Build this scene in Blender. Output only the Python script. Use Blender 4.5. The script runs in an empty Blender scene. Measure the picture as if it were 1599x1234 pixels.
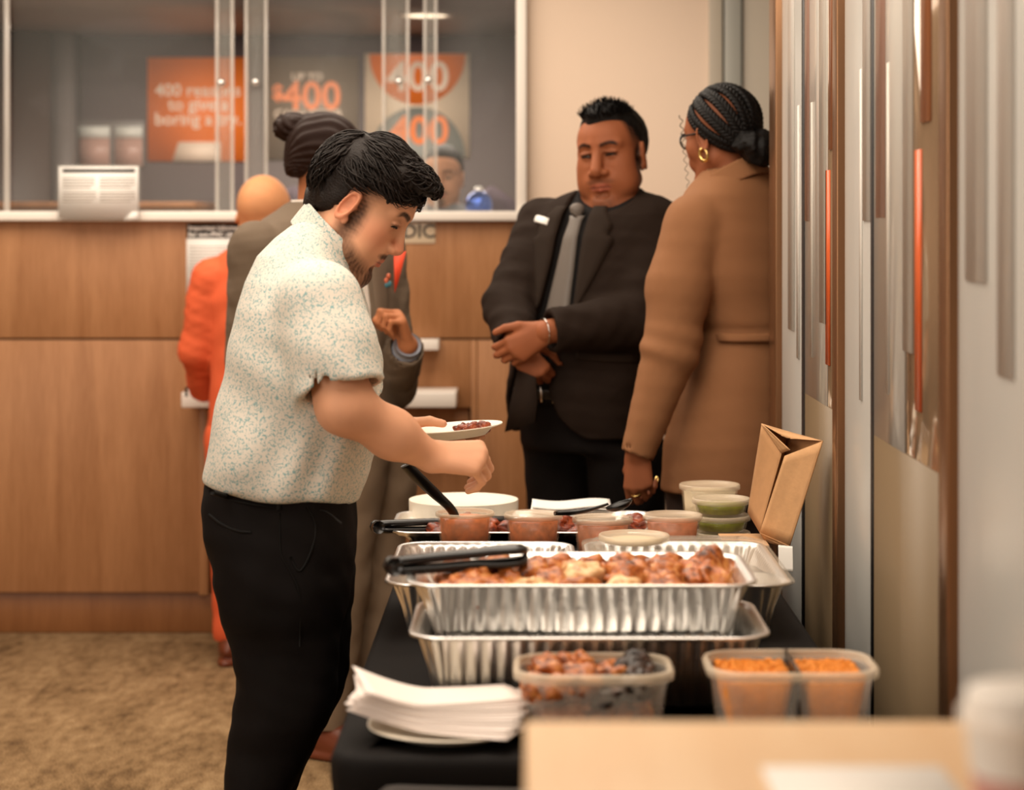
import bpy, math, random
import numpy as np
from mathutils import Vector, Matrix
R = math.radians
SC = bpy.context.scene
COL = SC.collection
rng = np.random.default_rng(7)
random.seed(7)

# ------------------------------------------------------------------ camera
H, F, CX, CY = 1.45, 3380.0, 820.0, 349.0      # eye height, focal length in px, vanishing point
cam = bpy.data.cameras.new('camera')
cam.sensor_width = 36.0
cam.lens = F / 1599 * 36
cam.shift_x = -(CX - 799.5) / 1599
cam.shift_y = -(617 - CY) / 1599
cam.clip_start = 0.05
cam.dof.use_dof = True
cam.dof.focus_distance = 4.40
cam.dof.aperture_fstop = 3.3
cam_o = bpy.data.objects.new('camera', cam)
cam_o.location = (0, 0, H)
cam_o.rotation_euler = (R(90), 0, 0)
COL.objects.link(cam_o)
SC.camera = cam_o

# ------------------------------------------------------------------ light
SC.view_settings.view_transform = 'Standard'
SC.view_settings.look = 'None'
SC.view_settings.gamma = 1.0
SC.view_settings.use_curve_mapping = False
SC.view_settings.exposure = 0.0
w = bpy.data.worlds.new('world'); SC.world = w; w.use_nodes = True
w.node_tree.nodes['Background'].inputs[0].default_value = (1.0, 0.88, 0.76, 1)
w.node_tree.nodes['Background'].inputs[1].default_value = 0.08

def area(name, loc, tgt, sx, sy, power, col):
    l = bpy.data.lights.new(name, 'AREA'); l.shape = 'RECTANGLE'
    l.size, l.size_y, l.energy, l.color = sx, sy, power, col
    o = bpy.data.objects.new(name, l); o.location = loc
    d = Vector(tgt) - Vector(loc)
    o.rotation_euler = d.to_track_quat('-Z', 'Y').to_euler()
    COL.objects.link(o); return o
WARM = (1.0, 0.87, 0.72)
area('ceiling_lamp', (-0.4, 3.6, 2.74), (-0.4, 3.6, 0), 2.4, 2.4, 80, WARM)
area('ceiling_lamp', (-1.2, 6.3, 2.74), (-1.2, 6.3, 0), 3.0, 1.6, 82, WARM)
area('window_light', (-2.9, 0.2, 1.9), (0.2, 5.0, 1.1), 2.2, 1.8, 66, (1.0, 0.90, 0.78))  # unseen soft fill added from the left of the camera
area('teller_lamp', (-0.9, 9.2, 2.30), (-0.9, 9.4, 0), 2.2, 0.9, 52, WARM)

# ------------------------------------------------------------------ helpers
def P(px, py, d):
    """point seen at pixel px,py (1599x1234 frame) at distance d"""
    return np.array([(px - CX) * d / F, d, H - (py - CY) * d / F])
def srgb(r, g, b):
    f = lambda c: (c / 255 / 12.92) if c / 255 <= 0.04045 else ((c / 255 + 0.055) / 1.055) ** 2.4
    return (f(r), f(g), f(b))
def link(o, parent=None, kind=None):
    COL.objects.link(o)
    if parent is not None:
        o.parent = parent
        o.matrix_parent_inverse = parent.matrix_basis.inverted()
    if kind: o['kind'] = kind
    return o
def empty(name, label, cat, loc=(0, 0, 0), group=None):
    o = bpy.data.objects.new(name, None); o.location = loc; COL.objects.link(o)
    return tag(o, label, cat, group)
def tag(o, label=None, cat=None, group=None, kind=None):
    if label: o['label'] = label
    if cat: o['category'] = cat
    if group: o['group'] = group
    if kind: o['kind'] = kind
    return o
def mesh_np(name, V, Fq, mat, parent=None, smooth=True, kind=None, col=None, tri=None):
    """V (n,3); Fq quads (m,4); tri (k,3)"""
    me = bpy.data.meshes.new(name)
    V = np.asarray(V, np.float32)
    Fq = np.zeros((0, 4), np.int32) if Fq is None else np.asarray(Fq, np.int32).reshape(-1, 4)
    T = np.zeros((0, 3), np.int32) if tri is None else np.asarray(tri, np.int32).reshape(-1, 3)
    me.vertices.add(len(V)); me.vertices.foreach_set('co', V.ravel())
    nl = Fq.size + T.size
    me.loops.add(nl); me.loops.foreach_set('vertex_index', np.concatenate([Fq.ravel(), T.ravel()]))
    me.polygons.add(len(Fq) + len(T))
    st = np.concatenate([np.arange(len(Fq)) * 4, Fq.size + np.arange(len(T)) * 3]).astype(np.int32)
    me.polygons.foreach_set('loop_start', st)
    if smooth: me.polygons.foreach_set('use_smooth', np.ones(len(st), bool))
    me.update(calc_edges=True); me.validate()
    if col is not None:
        a = me.color_attributes.new('Col', 'FLOAT_COLOR', 'POINT')
        c = np.ones((len(V), 4), np.float32); c[:, :3] = col
        a.data.foreach_set('color', c.ravel())
    me.materials.append(mat)
    return link(bpy.data.objects.new(name, me), parent, kind)
def joinm(parts):
    """list of (V, F) -> one (V, F)"""
    Vs, Fs, n = [], [], 0
    for v, f in parts:
        Vs.append(np.asarray(v, float)); Fs.append(np.asarray(f, int) + n); n += len(v)
    return np.concatenate(Vs), np.concatenate(Fs)
BQ = np.array([[0,3,2,1],[4,5,6,7],[0,1,5,4],[1,2,6,5],[2,3,7,6],[3,0,4,7]])
def boxv(x0, x1, y0, y1, z0, z1):
    return np.array([[x0,y0,z0],[x1,y0,z0],[x1,y1,z0],[x0,y1,z0],[x0,y0,z1],[x1,y0,z1],[x1,y1,z1],[x0,y1,z1]], float), BQ
def box(name, x0, x1, y0, y1, z0, z1, mat, parent=None, bev=0.0, kind=None):
    v, f = boxv(x0, x1, y0, y1, z0, z1)
    o = mesh_np(name, v, f, mat, parent, False, kind)
    if bev:
        m = o.modifiers.new('bevel', 'BEVEL'); m.width = bev; m.segments = 2; m.limit_method = 'ANGLE'
    return o
def rings(name, RS, mat, parent=None, cap0=True, cap1=True, closed=True, smooth=True, kind=None, get=False):
    """loft a list of equally long rings"""
    n, V, Q = len(RS[0]), [np.asarray(r, float) for r in RS], []
    i = np.arange(n if closed else n - 1); j = (i + 1) % n
    for k in range(len(RS) - 1):
        Q.append(np.stack([k*n+i, k*n+j, (k+1)*n+j, (k+1)*n+i], 1))
    T = []
    tot = n * len(RS)
    if cap0:
        V.append(V[0].mean(0)[None]); T.append(np.stack([j, i, np.full(len(i), tot)], 1)); tot += 1
    if cap1:
        b = n * (len(RS) - 1)
        V.append(V[len(RS)-1].mean(0)[None]); T.append(np.stack([b+i, b+j, np.full(len(i), tot)], 1)); tot += 1
    V = np.concatenate(V); Q = np.concatenate(Q); T = np.concatenate(T) if T else None
    if get: return V, Q, T
    return mesh_np(name, V, Q, mat, parent, smooth, kind, tri=T)
def circ(r, z, n=40, cx=0, cy=0, ry=None, ph=0.0):
    a = np.arange(n) * 2 * math.pi / n + ph
    return np.stack([cx + r*np.cos(a), cy + (ry if ry else r)*np.sin(a), np.full(n, z)], 1)
def lathe(name, prof, mat, parent=None, n=40, cap0=True, cap1=True, loc=(0,0,0)):
    return rings(name, [circ(r, z, n) + np.array(loc) for r, z in prof], mat, parent, cap0, cap1)
def rrect(hx, hy, r, n=96):
    """rounded rectangle outline and outward normals, n points evenly by length"""
    segs = []
    k = 10
    for cx, cy, a0 in ((hx-r, hy-r, 0), (-hx+r, hy-r, 90), (-hx+r, -hy+r, 180), (hx-r, -hy+r, 270)):
        for t in np.linspace(0, 90, k):
            a = R(a0 + t); segs.append((cx + r*math.cos(a), cy + r*math.sin(a)))
    p = np.array(segs + segs[:1])
    L = np.concatenate([[0], np.cumsum(np.linalg.norm(np.diff(p, axis=0), axis=1))])
    t = np.linspace(0, L[-1], n, endpoint=False)
    q = np.stack([np.interp(t, L, p[:, 0]), np.interp(t, L, p[:, 1])], 1)
    d = np.roll(q, -1, 0) - np.roll(q, 1, 0)
    nr = np.stack([d[:, 1], -d[:, 0]], 1); nr /= np.linalg.norm(nr, axis=1)[:, None] + 1e-9
    return q, nr
def tube(pts, rad, n=8, flat=None):
    """swept tube (V, F) along pts with radii; flat=(axis vec, factor) squashes it"""
    pts = np.asarray(pts, float); m = len(pts)
    rad = np.broadcast_to(np.asarray(rad, float), (m,))
    t = np.gradient(pts, axis=0); t /= np.linalg.norm(t, axis=1)[:, None] + 1e-12
    up = np.array([0, 0, 1.0]) if abs(t[0, 2]) < 0.9 else np.array([1.0, 0, 0])
    V = []
    a = np.arange(n) * 2 * math.pi / n
    for k in range(m):
        u = np.cross(t[k], up); u /= np.linalg.norm(u) + 1e-12
        v = np.cross(u, t[k]); up = v
        o = rad[k] * (np.cos(a)[:, None] * u + np.sin(a)[:, None] * v)
        if flat is not None:
            ax = np.asarray(flat[0], float); ax /= np.linalg.norm(ax)
            o = o - (o @ ax)[:, None] * ax * (1 - flat[1])
        V.append(pts[k] + o)
    i = np.arange(n); j = (i + 1) % n; Q = []
    for k in range(m - 1):
        Q.append(np.stack([k*n+i, k*n+j, (k+1)*n+j, (k+1)*n+i], 1))
    # end caps as quads strips
    for b, fl in ((0, 1), ((m-1)*n, 0)):
        for q in range(1, n // 2):
            f = [b + q - 1 + 0, b + q, b + n - 1 - q, b + (n - q) % n]
            Q.append(np.array([f[::-1] if not fl else f]))
    return np.concatenate(V), np.concatenate(Q)
def curve_pts(ctrl, n=24):
    """Catmull-Rom through control points"""
    c = np.asarray(ctrl, float)
    c = np.concatenate([2*c[:1]-c[1:2], c, 2*c[-1:]-c[-2:-1]])
    out = []
    m = len(c) - 3
    for t in np.linspace(0, m - 1e-6, n):
        k = int(t); u = t - k
        p0, p1, p2, p3 = c[k:k+4]
        out.append(0.5*((2*p1)+(-p0+p2)*u+(2*p0-5*p1+4*p2-p3)*u*u+(-p0+3*p1-3*p2+p3)*u**3))
    return np.array(out)

# ------------------------------------------------------------------ materials
def mat(name, col, rough=0.5, metal=0.0, spec=0.5, bump=0.0, bscale=200.0, coat=0.0, trans=0.0, vary=0.0, vscale=8.0, attr=False, sss=0.0, sheen=0.0):
    m = bpy.data.materials.new(name); m.use_nodes = True
    nt = m.node_tree; b = nt.nodes['Principled BSDF']
    b.inputs['Base Color'].default_value = (*col, 1)
    b.inputs['Roughness'].default_value = rough
    b.inputs['Metallic'].default_value = metal
    b.inputs['Specular IOR Level'].default_value = spec
    b.inputs['Coat Weight'].default_value = coat
    b.inputs['Transmission Weight'].default_value = trans
    b.inputs['Sheen Weight'].default_value = sheen
    if sss:
        b.inputs['Subsurface Weight'].default_value = sss
        b.inputs['Subsurface Radius'].default_value = (0.012, 0.005, 0.003)
        b.inputs['Subsurface Scale'].default_value = 0.6
    tc = nt.nodes.new('ShaderNodeTexCoord')
    src = None
    if attr:
        a = nt.nodes.new('ShaderNodeAttribute'); a.attribute_name = 'Col'; src = a.outputs['Color']
    if vary:
        n = nt.nodes.new('ShaderNodeTexNoise'); n.inputs['Scale'].default_value = vscale; n.inputs['Detail'].default_value = 5
        nt.links.new(tc.outputs['Object'], n.inputs['Vector'])
        mp = nt.nodes.new('ShaderNodeMapRange'); mp.inputs[1].default_value = 0.3; mp.inputs[2].default_value = 0.7
        mp.inputs[3].default_value = 1 - vary; mp.inputs[4].default_value = 1 + vary
        nt.links.new(n.outputs['Fac'], mp.inputs[0])
        mx = nt.nodes.new('ShaderNodeMix'); mx.data_type = 'RGBA'; mx.blend_type = 'MULTIPLY'; mx.inputs[0].default_value = 1
        mx.inputs[6].default_value = (*col, 1)
        if src: nt.links.new(src, mx.inputs[6])
        nt.links.new(mp.outputs[0], mx.inputs[7]); src = mx.outputs[2]
    if src: nt.links.new(src, b.inputs['Base Color'])
    if bump:
        n = nt.nodes.new('ShaderNodeTexNoise'); n.inputs['Scale'].default_value = bscale; n.inputs['Detail'].default_value = 4
        nt.links.new(tc.outputs['Object'], n.inputs['Vector'])
        bp = nt.nodes.new('ShaderNodeBump'); bp.inputs['Strength'].default_value = bump; bp.inputs['Distance'].default_value = 0.004
        nt.links.new(n.outputs['Fac'], bp.inputs['Height']); nt.links.new(bp.outputs[0], b.inputs['Normal'])
    return m
def wood(name, c1, c2, axis='Z', scale=1.0, rough=0.42):
    m = mat(name, c1, rough, spec=0.35)
    nt = m.node_tree; b = nt.nodes['Principled BSDF']
    tc = nt.nodes.new('ShaderNodeTexCoord'); mp = nt.nodes.new('ShaderNodeMapping')
    st = {'Z': (7*scale, 7*scale, 0.55*scale), 'X': (0.55*scale, 7*scale, 7*scale), 'Y': (7*scale, 0.55*scale, 7*scale)}[axis]
    mp.inputs['Scale'].default_value = st
    nt.links.new(tc.outputs['Object'], mp.inputs[0])
    n = nt.nodes.new('ShaderNodeTexNoise'); n.inputs['Scale'].default_value = 1.4; n.inputs['Detail'].default_value = 6; n.inputs['Distortion'].default_value = 0.7
    nt.links.new(mp.outputs[0], n.inputs['Vector'])
    n2 = nt.nodes.new('ShaderNodeTexNoise'); n2.inputs['Scale'].default_value = 22; n2.inputs['Detail'].default_value = 3
    nt.links.new(mp.outputs[0], n2.inputs['Vector'])
    ad = nt.nodes.new('ShaderNodeMath'); ad.operation = 'MULTIPLY_ADD'; ad.inputs[1].default_value = 0.45
    nt.links.new(n2.outputs['Fac'], ad.inputs[0]); nt.links.new(n.outputs['Fac'], ad.inputs[2])
    r = nt.nodes.new('ShaderNodeValToRGB')
    r.color_ramp.elements[0].position = 0.5; r.color_ramp.elements[0].color = (*c2, 1)
    r.color_ramp.elements[1].position = 0.95; r.color_ramp.elements[1].color = (*c1, 1)
    nt.links.new(ad.outputs[0], r.inputs[0]); nt.links.new(r.outputs[0], b.inputs['Base Color'])
    return m
def clear(name, col, alpha, rough=0.05, spec=0.5):
    """thin clear or milky plastic / glass: see-through share = 1 - alpha"""
    m = mat(name, col, rough, spec=spec)
    m.node_tree.nodes['Principled BSDF'].inputs['Alpha'].default_value = alpha
    return m
M = {}
M['cream'] = mat('cream_paint', srgb(216, 193, 172), 0.7, bump=0.05, bscale=300)
M['white'] = mat('white_laminate', srgb(240, 232, 222), 0.4)
M['ceil'] = mat('ceiling_paint', srgb(232, 226, 218), 0.8)
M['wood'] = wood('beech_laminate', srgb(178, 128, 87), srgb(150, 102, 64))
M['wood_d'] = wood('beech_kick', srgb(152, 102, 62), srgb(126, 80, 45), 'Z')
M['taupe'] = mat('taupe_paint', srgb(104, 92, 92), 0.6)
M['dark'] = mat('dark_gap', srgb(26, 26, 28), 0.5)
M['alu'] = mat('brushed_aluminium', srgb(190, 186, 180), 0.35, 0.9, bump=0.04, bscale=400)
M['bronze'] = mat('bronze_metal', srgb(150, 112, 82), 0.3, 0.8)
M['black_cloth'] = mat('black_stretch_fabric', srgb(17, 14, 13), 0.75, spec=0.12, bump=0.15, bscale=900)
M['black_plastic'] = mat('black_plastic', srgb(22, 21, 21), 0.28, spec=0.5)
M['paper'] = mat('white_paper', srgb(240, 236, 230), 0.75)
M['foam'] = mat('white_foam', srgb(240, 230, 212), 0.5)
M['foil'] = mat('aluminium_foil', (0.88, 0.86, 0.83), 0.33, 1.0, bump=0.15, bscale=60)
M['kraft'] = mat('kraft_paper', srgb(196, 150, 104), 0.8, vary=0.06, vscale=60, bump=0.1, bscale=150)
# ------------------------------------------------------------------ room shell
def carpet():
    m = mat('carpet_tile', srgb(150, 116, 78), 0.95, spec=0.1)
    nt = m.node_tree; b = nt.nodes['Principled BSDF']; L = nt.links
    tc = nt.nodes.new('ShaderNodeTexCoord')
    def noise(sx, sy, scale, det=4):
        mp = nt.nodes.new('ShaderNodeMapping'); mp.inputs['Scale'].default_value = (sx, sy, 1)
        L.new(tc.outputs['Object'], mp.inputs[0])
        n = nt.nodes.new('ShaderNodeTexNoise'); n.inputs['Scale'].default_value = scale; n.inputs['Detail'].default_value = det
        L.new(mp.outputs[0], n.inputs['Vector']); return n.outputs['Fac']
    # tile by tile tone
    br = nt.nodes.new('ShaderNodeTexBrick'); br.offset = 0.5
    br.inputs['Color1'].default_value = (0.2, 0.2, 0.2, 1); br.inputs['Color2'].default_value = (0.8, 0.8, 0.8, 1)
    br.inputs['Mortar'].default_value = (0.4, 0.4, 0.4, 1)
    br.inputs['Scale'].default_value = 1.0; br.inputs['Mortar Size'].default_value = 0.004
    br.inputs['Brick Width'].default_value = 0.5; br.inputs['Row Height'].default_value = 0.5
    L.new(tc.outputs['Object'], br.inputs['Vector'])
    a, c, f = noise(1.3, 0.55, 5.0, 6), noise(1.3, 0.5, 24, 5), noise(1.2, 0.7, 230, 2)
    def madd(x, k, y):
        n = nt.nodes.new('ShaderNodeMath'); n.operation = 'MULTIPLY_ADD'; n.inputs[1].default_value = k
        L.new(x, n.inputs[0])
        if isinstance(y, float): n.inputs[2].default_value = y
        else: L.new(y, n.inputs[2])
        return n.outputs[0]
    s = madd(a, 0.42, madd(c, 0.55, madd(f, 0.95, madd(br.outputs['Color'], 0.22, -0.50))))
    r = nt.nodes.new('ShaderNodeValToRGB'); e = r.color_ramp.elements
    e[0].position = 0.30; e[0].color = (*srgb(76, 58, 40), 1)
    e[1].position = 0.80; e[1].color = (*srgb(182, 154, 116), 1)
    x = r.color_ramp.elements.new(0.52); x.color = (*srgb(140, 112, 79), 1)
    L.new(s, r.inputs[0]); L.new(r.outputs[0], b.inputs['Base Color'])
    bp = nt.nodes.new('ShaderNodeBump'); bp.inputs['Strength'].default_value = 0.5; bp.inputs['Distance'].default_value = 0.004
    L.new(f, bp.inputs['Height']); L.new(bp.outputs[0], b.inputs['Normal'])
    return m
M['carpet'] = carpet()
box('floor', -4.0, 2.2, -1.5, 11.0, -0.05, 0.0, M['carpet'], kind='structure')
box('ceiling', -4.0, 2.2, -1.5, 7.66, 2.80, 2.85, M['ceil'], kind='structure')
box('wall_left', -4.1, -4.0, -1.5, 11.0, 0, 2.8, M['cream'], kind='structure')
box('wall_rear', -4.0, 2.2, -1.6, -1.5, 0, 2.8, M['cream'], kind='structure')
box('wall_far_right', 2.2, 2.3, -1.5, 11.0, 0, 2.8, M['cream'], kind='structure')

DC = 7.66                                   # plane of the counter front
SCN = F / DC
cx = lambda px, d=DC: (px - CX) * d / F
cz = lambda py, d=DC: H - (py - CY) * d / F
# wall right of the teller window, and the bulkhead above it
wb = box('wall_back', cx(822), 2.2, DC, DC + 0.14, 0, 2.8, M['cream'], kind='structure')
box('wall_bulkhead', -4.0, cx(822), DC, DC + 0.14, 2.42, 2.8, M['cream'], kind='structure')
# door casing at the far right of the back wall
M['greige'] = mat('greige_paint', srgb(188, 178, 162), 0.55)
M['greydoor'] = mat('grey_panel', srgb(168, 168, 160), 0.45)
tr = empty('door_1', 'grey door casing', 'door'); del tr['category']; del tr['label']; tr['kind'] = 'structure'
box('casing', cx(1106), cx(1127), DC - 0.03, DC + 0.01, 0, 2.8, M['greige'], tr, 0.003)
box('groove', cx(1127), cx(1130), DC - 0.015, DC + 0.01, 0, 2.8, M['dark'], tr)
box('jamb', cx(1130), cx(1156), DC - 0.05, DC + 0.01, 0, 2.8, M['greydoor'], tr, 0.003)
box('groove', cx(1156), cx(1159), DC - 0.02, DC + 0.01, 0, 2.8, M['dark'], tr)
box('door_panel', cx(1159), cx(1159) + 0.95, DC - 0.035, DC + 0.01, 0, 2.8, M['greige'], tr, 0.003)

# ---- teller counter
ct = empty('teller_counter', 'beech laminate teller counter with white ledge running below the glass', 'counter', (cx(400), DC, 0))
zt, zs, zk = cz(346), cz(530), cz(926)
XL = -4.0
box('carcass', XL + .02, cx(822), DC + 0.035, DC + 0.40, 0, zt, M['dark'], ct)
XL += .02
for a, b_ in ((XL, cx(-330)), (cx(-330) + .004, cx(822))):
    box('upper_panel', a, b_, DC - 0.02, DC + 0.03, zs + 0.005, zt, M['wood'], ct, 0.002)
for a, b_ in ((XL, cx(-330)), (cx(-330) + .004, cx(312))):
    box('lower_panel', a, b_, DC - 0.02, DC + 0.03, zk + 0.004, zs - 0.002, M['wood'], ct, 0.002)
box('edge_strip', cx(312) + .001, cx(327), DC - 0.028, DC + 0.03, zk - 0.004, cz(637), M['wood'], ct, 0.002)
box('lower_panel', cx(312) + .001, cx(735), DC - 0.02, DC + 0.03, cz(637) + .002, zs - 0.002, M['wood'], ct, 0.002)
box('recessed_panel', cx(327) + .001, cx(732), DC + 0.01, DC + 0.034, zk + 0.004, cz(637), M['wood'], ct, 0.002)
box('edge_strip', cx(735) + .001, cx(745), DC - 0.02, DC + 0.03, zk + .004, zs - .002, M['wood'], ct, 0.002)
box('lower_panel', cx(745) + .002, cx(822), DC - 0.02, DC + 0.03, zk + 0.004, zs - .002, M['wood'], ct, 0.002)
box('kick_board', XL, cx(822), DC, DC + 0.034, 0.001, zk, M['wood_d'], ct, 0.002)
DL = 7.42
box('writing_ledge', cx(283, DL), cx(712, DL), DL, DC - 0.02, cz(637, DL), cz(613, DL), M['white'], ct, 0.004)
box('deal_tray', cx(560, 7.55), cx(685, 7.55), 7.55, DC - 0.02, cz(547, 7.55), cz(531, 7.55), M['white'], ct, 0.003)
box('sill', XL, cx(822), DC - 0.06, DC + 0.42, cz(345), cz(330), M['white'], ct, 0.004)
# window jamb
box('trim_1', cx(806), cx(822), DC - 0.04, DC + 0.42, cz(330) + 0.0005, 2.6, M['white'], None, 0.003, 'structure')

# ---- glass screen above the sill: panes and upright acrylic baffles
M['glass'] = clear('screen_glass', srgb(210, 214, 210), 0.05, 0.03, 0.5)
M['baffle'] = clear('acrylic_baffle', srgb(196, 196, 188), 0.14, 0.08)
M['edge'] = clear('polished_acrylic_edge', srgb(252, 246, 238), 0.34, 0.10, 0.9)
M['chrome'] = mat('chrome', (0.8, 0.79, 0.77), 0.12, 1.0)
zg0, zg1 = cz(330) + 0.0005, 2.55
win = bpy.data.objects.new('window_1', None); win.location = (cx(400), DC, zg0); COL.objects.link(win); win['kind'] = 'structure'
for a, b_ in ((-420, 2), (9, 338), (412, 600), (680, 805)):
    box('pane', cx(a), cx(b_), DC + 0.10, DC + 0.112, zg0, zg1, M['glass'], win)
for a, b_ in ((335, 360), (381, 413), (597, 636), (662, 680)):
    bf = box('baffle', cx(a), cx(b_), DC + 0.05, DC + 0.062, zg0, zg1, M['baffle'], win)
    for e0, e1 in ((a - 2, a + 3), (b_ - 3, b_ + 2)):
        box('polished_edge', cx(e0), cx(e1), DC + 0.044, DC + 0.068, zg0, zg1, M['edge'], bf)
box('polished_edge', cx(1), cx(9), DC + 0.044, DC + 0.068, zg0, zg1, M['edge'], win)
for px, py in ((343, 128), (397, 127), (622, 126), (668, 124)):
    V, Q, T = rings('', [circ(r, z, 16) for r, z in ((.014, 0), (.014, .012), (.010, .018), (.004, .02))], None, get=True)
    V = np.stack([V[:, 0], -V[:, 2], V[:, 1]], 1) + np.array([cx(px), DC + 0.044, cz(py)])
    mesh_np('standoff_bolt', V, Q, M['chrome'], win, tri=T)

# ---- the room behind the glass
DB = 10.5
bx_, bz_ = (lambda px: cx(px, DB)), (lambda py: cz(py, DB))
box('wall_teller', -4.0, 2.2, DB, DB + 0.1, 0, 2.8, M['taupe'], kind='structure')
M['soffit'] = mat('grey_soffit', srgb(150, 140, 134), 0.45)
box('ceiling_teller', -4.0, 0.3, DC + 0.14, DB, 2.36, 2.42, M['soffit'], kind='structure')
box('wall_teller_side', 0.3, 0.36, DC + 0.42, DB, 0, 2.6, M['taupe'], kind='structure')
M['brown'] = mat('dark_brown_panel', srgb(72, 54, 48), 0.5)
M['greystrip'] = mat('grey_upright', srgb(112, 104, 102), 0.4)
box('trim_2', bx_(-120), bx_(93), DB - 0.25, DB - 0.001, 0, 2.36, M['brown'], kind='structure')
box('trim_3', bx_(94), bx_(125), DB - 0.2, DB - 0.001, 0, 2.36, M['greystrip'], kind='structure')
M['lampglow'] = mat('lamp_diffuser', (1, .86, .66), 0.5)
b = M['lampglow'].node_tree.nodes['Principled BSDF']
b.inputs['Emission Color'].default_value = (1.0, 0.80, 0.56, 1); b.inputs['Emission Strength'].default_value = 2.2
for px, py, gl in ((665, 22, 'round recessed downlight over the middle baffles behind the glass'), (795, 60, 'round recessed downlight at the window jamb behind the glass')):
    d = F * (2.36 - H) / (CY - py)
    t = empty('downlight', gl, 'light', (cx(px, d), d, 2.36), 'downlights behind the glass')
    lathe('trim_ring', [(0.10, 0), (0.12, -.002), (0.12, -.008), (0.10, -.010), (0.10, 0)], M['white'], t, 28, False, False, (cx(px, d), d, 2.3595))
    lathe('diffuser', [(0.10, -.004), (0.06, -.006), (0.01, -.007)], M['lampglow'], t, 28, True, True, (cx(px, d), d, 2.3595))
# back cabinet tops seen just above the sill
bc = empty('back_cabinet', 'low brown wood cabinet behind the teller glass', 'cabinet', (bx_(40), DB - .6, 0))
box('cabinet_body', bx_(-150), bx_(350), DB - 0.95, DB - 0.30, 0.0, 1.515, M['wood_d'], bc, 0.004)
box('cabinet_top', bx_(-150), bx_(352), DB - 0.97, DB - 0.28, 1.515, 1.545, M['wood_d'], bc, 0.004)
# window reflection in the glass, modelled as a framed panel on the wall
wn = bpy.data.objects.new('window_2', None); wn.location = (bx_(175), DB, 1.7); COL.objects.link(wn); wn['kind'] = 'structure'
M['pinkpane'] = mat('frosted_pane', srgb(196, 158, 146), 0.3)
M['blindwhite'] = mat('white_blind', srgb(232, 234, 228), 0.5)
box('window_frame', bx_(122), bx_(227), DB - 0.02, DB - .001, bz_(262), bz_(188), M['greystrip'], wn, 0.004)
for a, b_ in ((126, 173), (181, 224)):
    box('pane', bx_(a), bx_(b_), DB - 0.026, DB - .02, bz_(260), bz_(216), M['pinkpane'], wn)  # pink lower part of the window reflection, not a real pane
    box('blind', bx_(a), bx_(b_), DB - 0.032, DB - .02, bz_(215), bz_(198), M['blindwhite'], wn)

# ---- posters, lettering
def text(s, loc, size, m, parent, bold=0.0, rot=(90, 0, 0), ext=0.0008, align='CENTER', name='lettering', sx=1.0):
    c = bpy.data.curves.new(name, 'FONT'); c.body = s; c.size = size; c.align_x = align; c.align_y = 'CENTER'
    c.extrude = ext; c.offset = bold; c.resolution_u = 3; c.space_line = 0.95
    c.materials.append(m)
    o = bpy.data.objects.new(name, c); o.location = loc; o.rotation_euler = [R(a) for a in rot]; o.scale = (sx, 1, 1)
    COL.objects.link(o)
    bpy.context.view_layer.update()
    me = bpy.data.meshes.new_from_object(o.evaluated_get(bpy.context.evaluated_depsgraph_get()))
    n = bpy.data.objects.new(name, me); n.location = loc; n.rotation_euler = o.rotation_euler; n.scale = o.scale
    bpy.data.objects.remove(o)
    me.materials.clear(); me.materials.append(m)
    return link(n, parent)
M['orange'] = mat('orange_print', srgb(255, 136, 60), 0.35)
M['letter'] = mat('pale_print', srgb(246, 224, 204), 0.5)
M['greyprint'] = mat('grey_print', srgb(142, 126, 110), 0.3)
M['paleprint'] = mat('cream_print', srgb(234, 212, 186), 0.4)
M['greyblue'] = mat('greyblue_print', srgb(140, 142, 136), 0.4)
M['black'] = mat('black_print', srgb(24, 20, 18), 0.5)
po = empty('poster', 'orange square poster about reasons to try something boring, behind the glass', 'poster', (bx_(309), DB - .02, bz_(252)))
box('sheet', bx_(231), bx_(387), DB - 0.012, DB - .001, bz_(252), bz_(90), M['orange'], po)
ld = DB - 0.0135
for s, py in (('400 reasons', 142), ('to give a', 164), ('boring a try.', 187)):
    text(s, (bx_(310), ld, bz_(py)), 0.085, M['letter'], po, 0.0012)
V, Q = boxv(bx_(270), bx_(345), DB - .016, DB - .012, bz_(252), bz_(222)); V[[4, 7], 0] += 0.03
mesh_np('white_block', V, Q, M['letter'], po, False)
po = empty('poster', 'grey-brown poster with a large orange dollar amount', 'poster', (bx_(487), DB - .02, bz_(250)))
box('sheet', bx_(413), bx_(560), DB - 0.012, DB - .001, bz_(250), bz_(89), M['greyprint'], po)
text('UP TO', (bx_(480), ld, bz_(121)), 0.052, M['letter'], po, 0.001)
text('400', (bx_(487), ld, bz_(152)), 0.19, M['orange'], po, 0.004)
text('$', (bx_(434), ld, bz_(145)), 0.10, M['orange'], po, 0.003)
text('CASH OFFER', (bx_(482), ld, bz_(179)), 0.058, M['letter'], po, 0.001)
po = empty('poster', 'cream poster with 400 in an orange half circle and again in a grey one', 'poster', (bx_(652), DB - .02, bz_(247)))
box('sheet', bx_(570), bx_(733), DB - 0.012, DB - .001, bz_(247), bz_(84), M['paleprint'], po)
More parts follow.
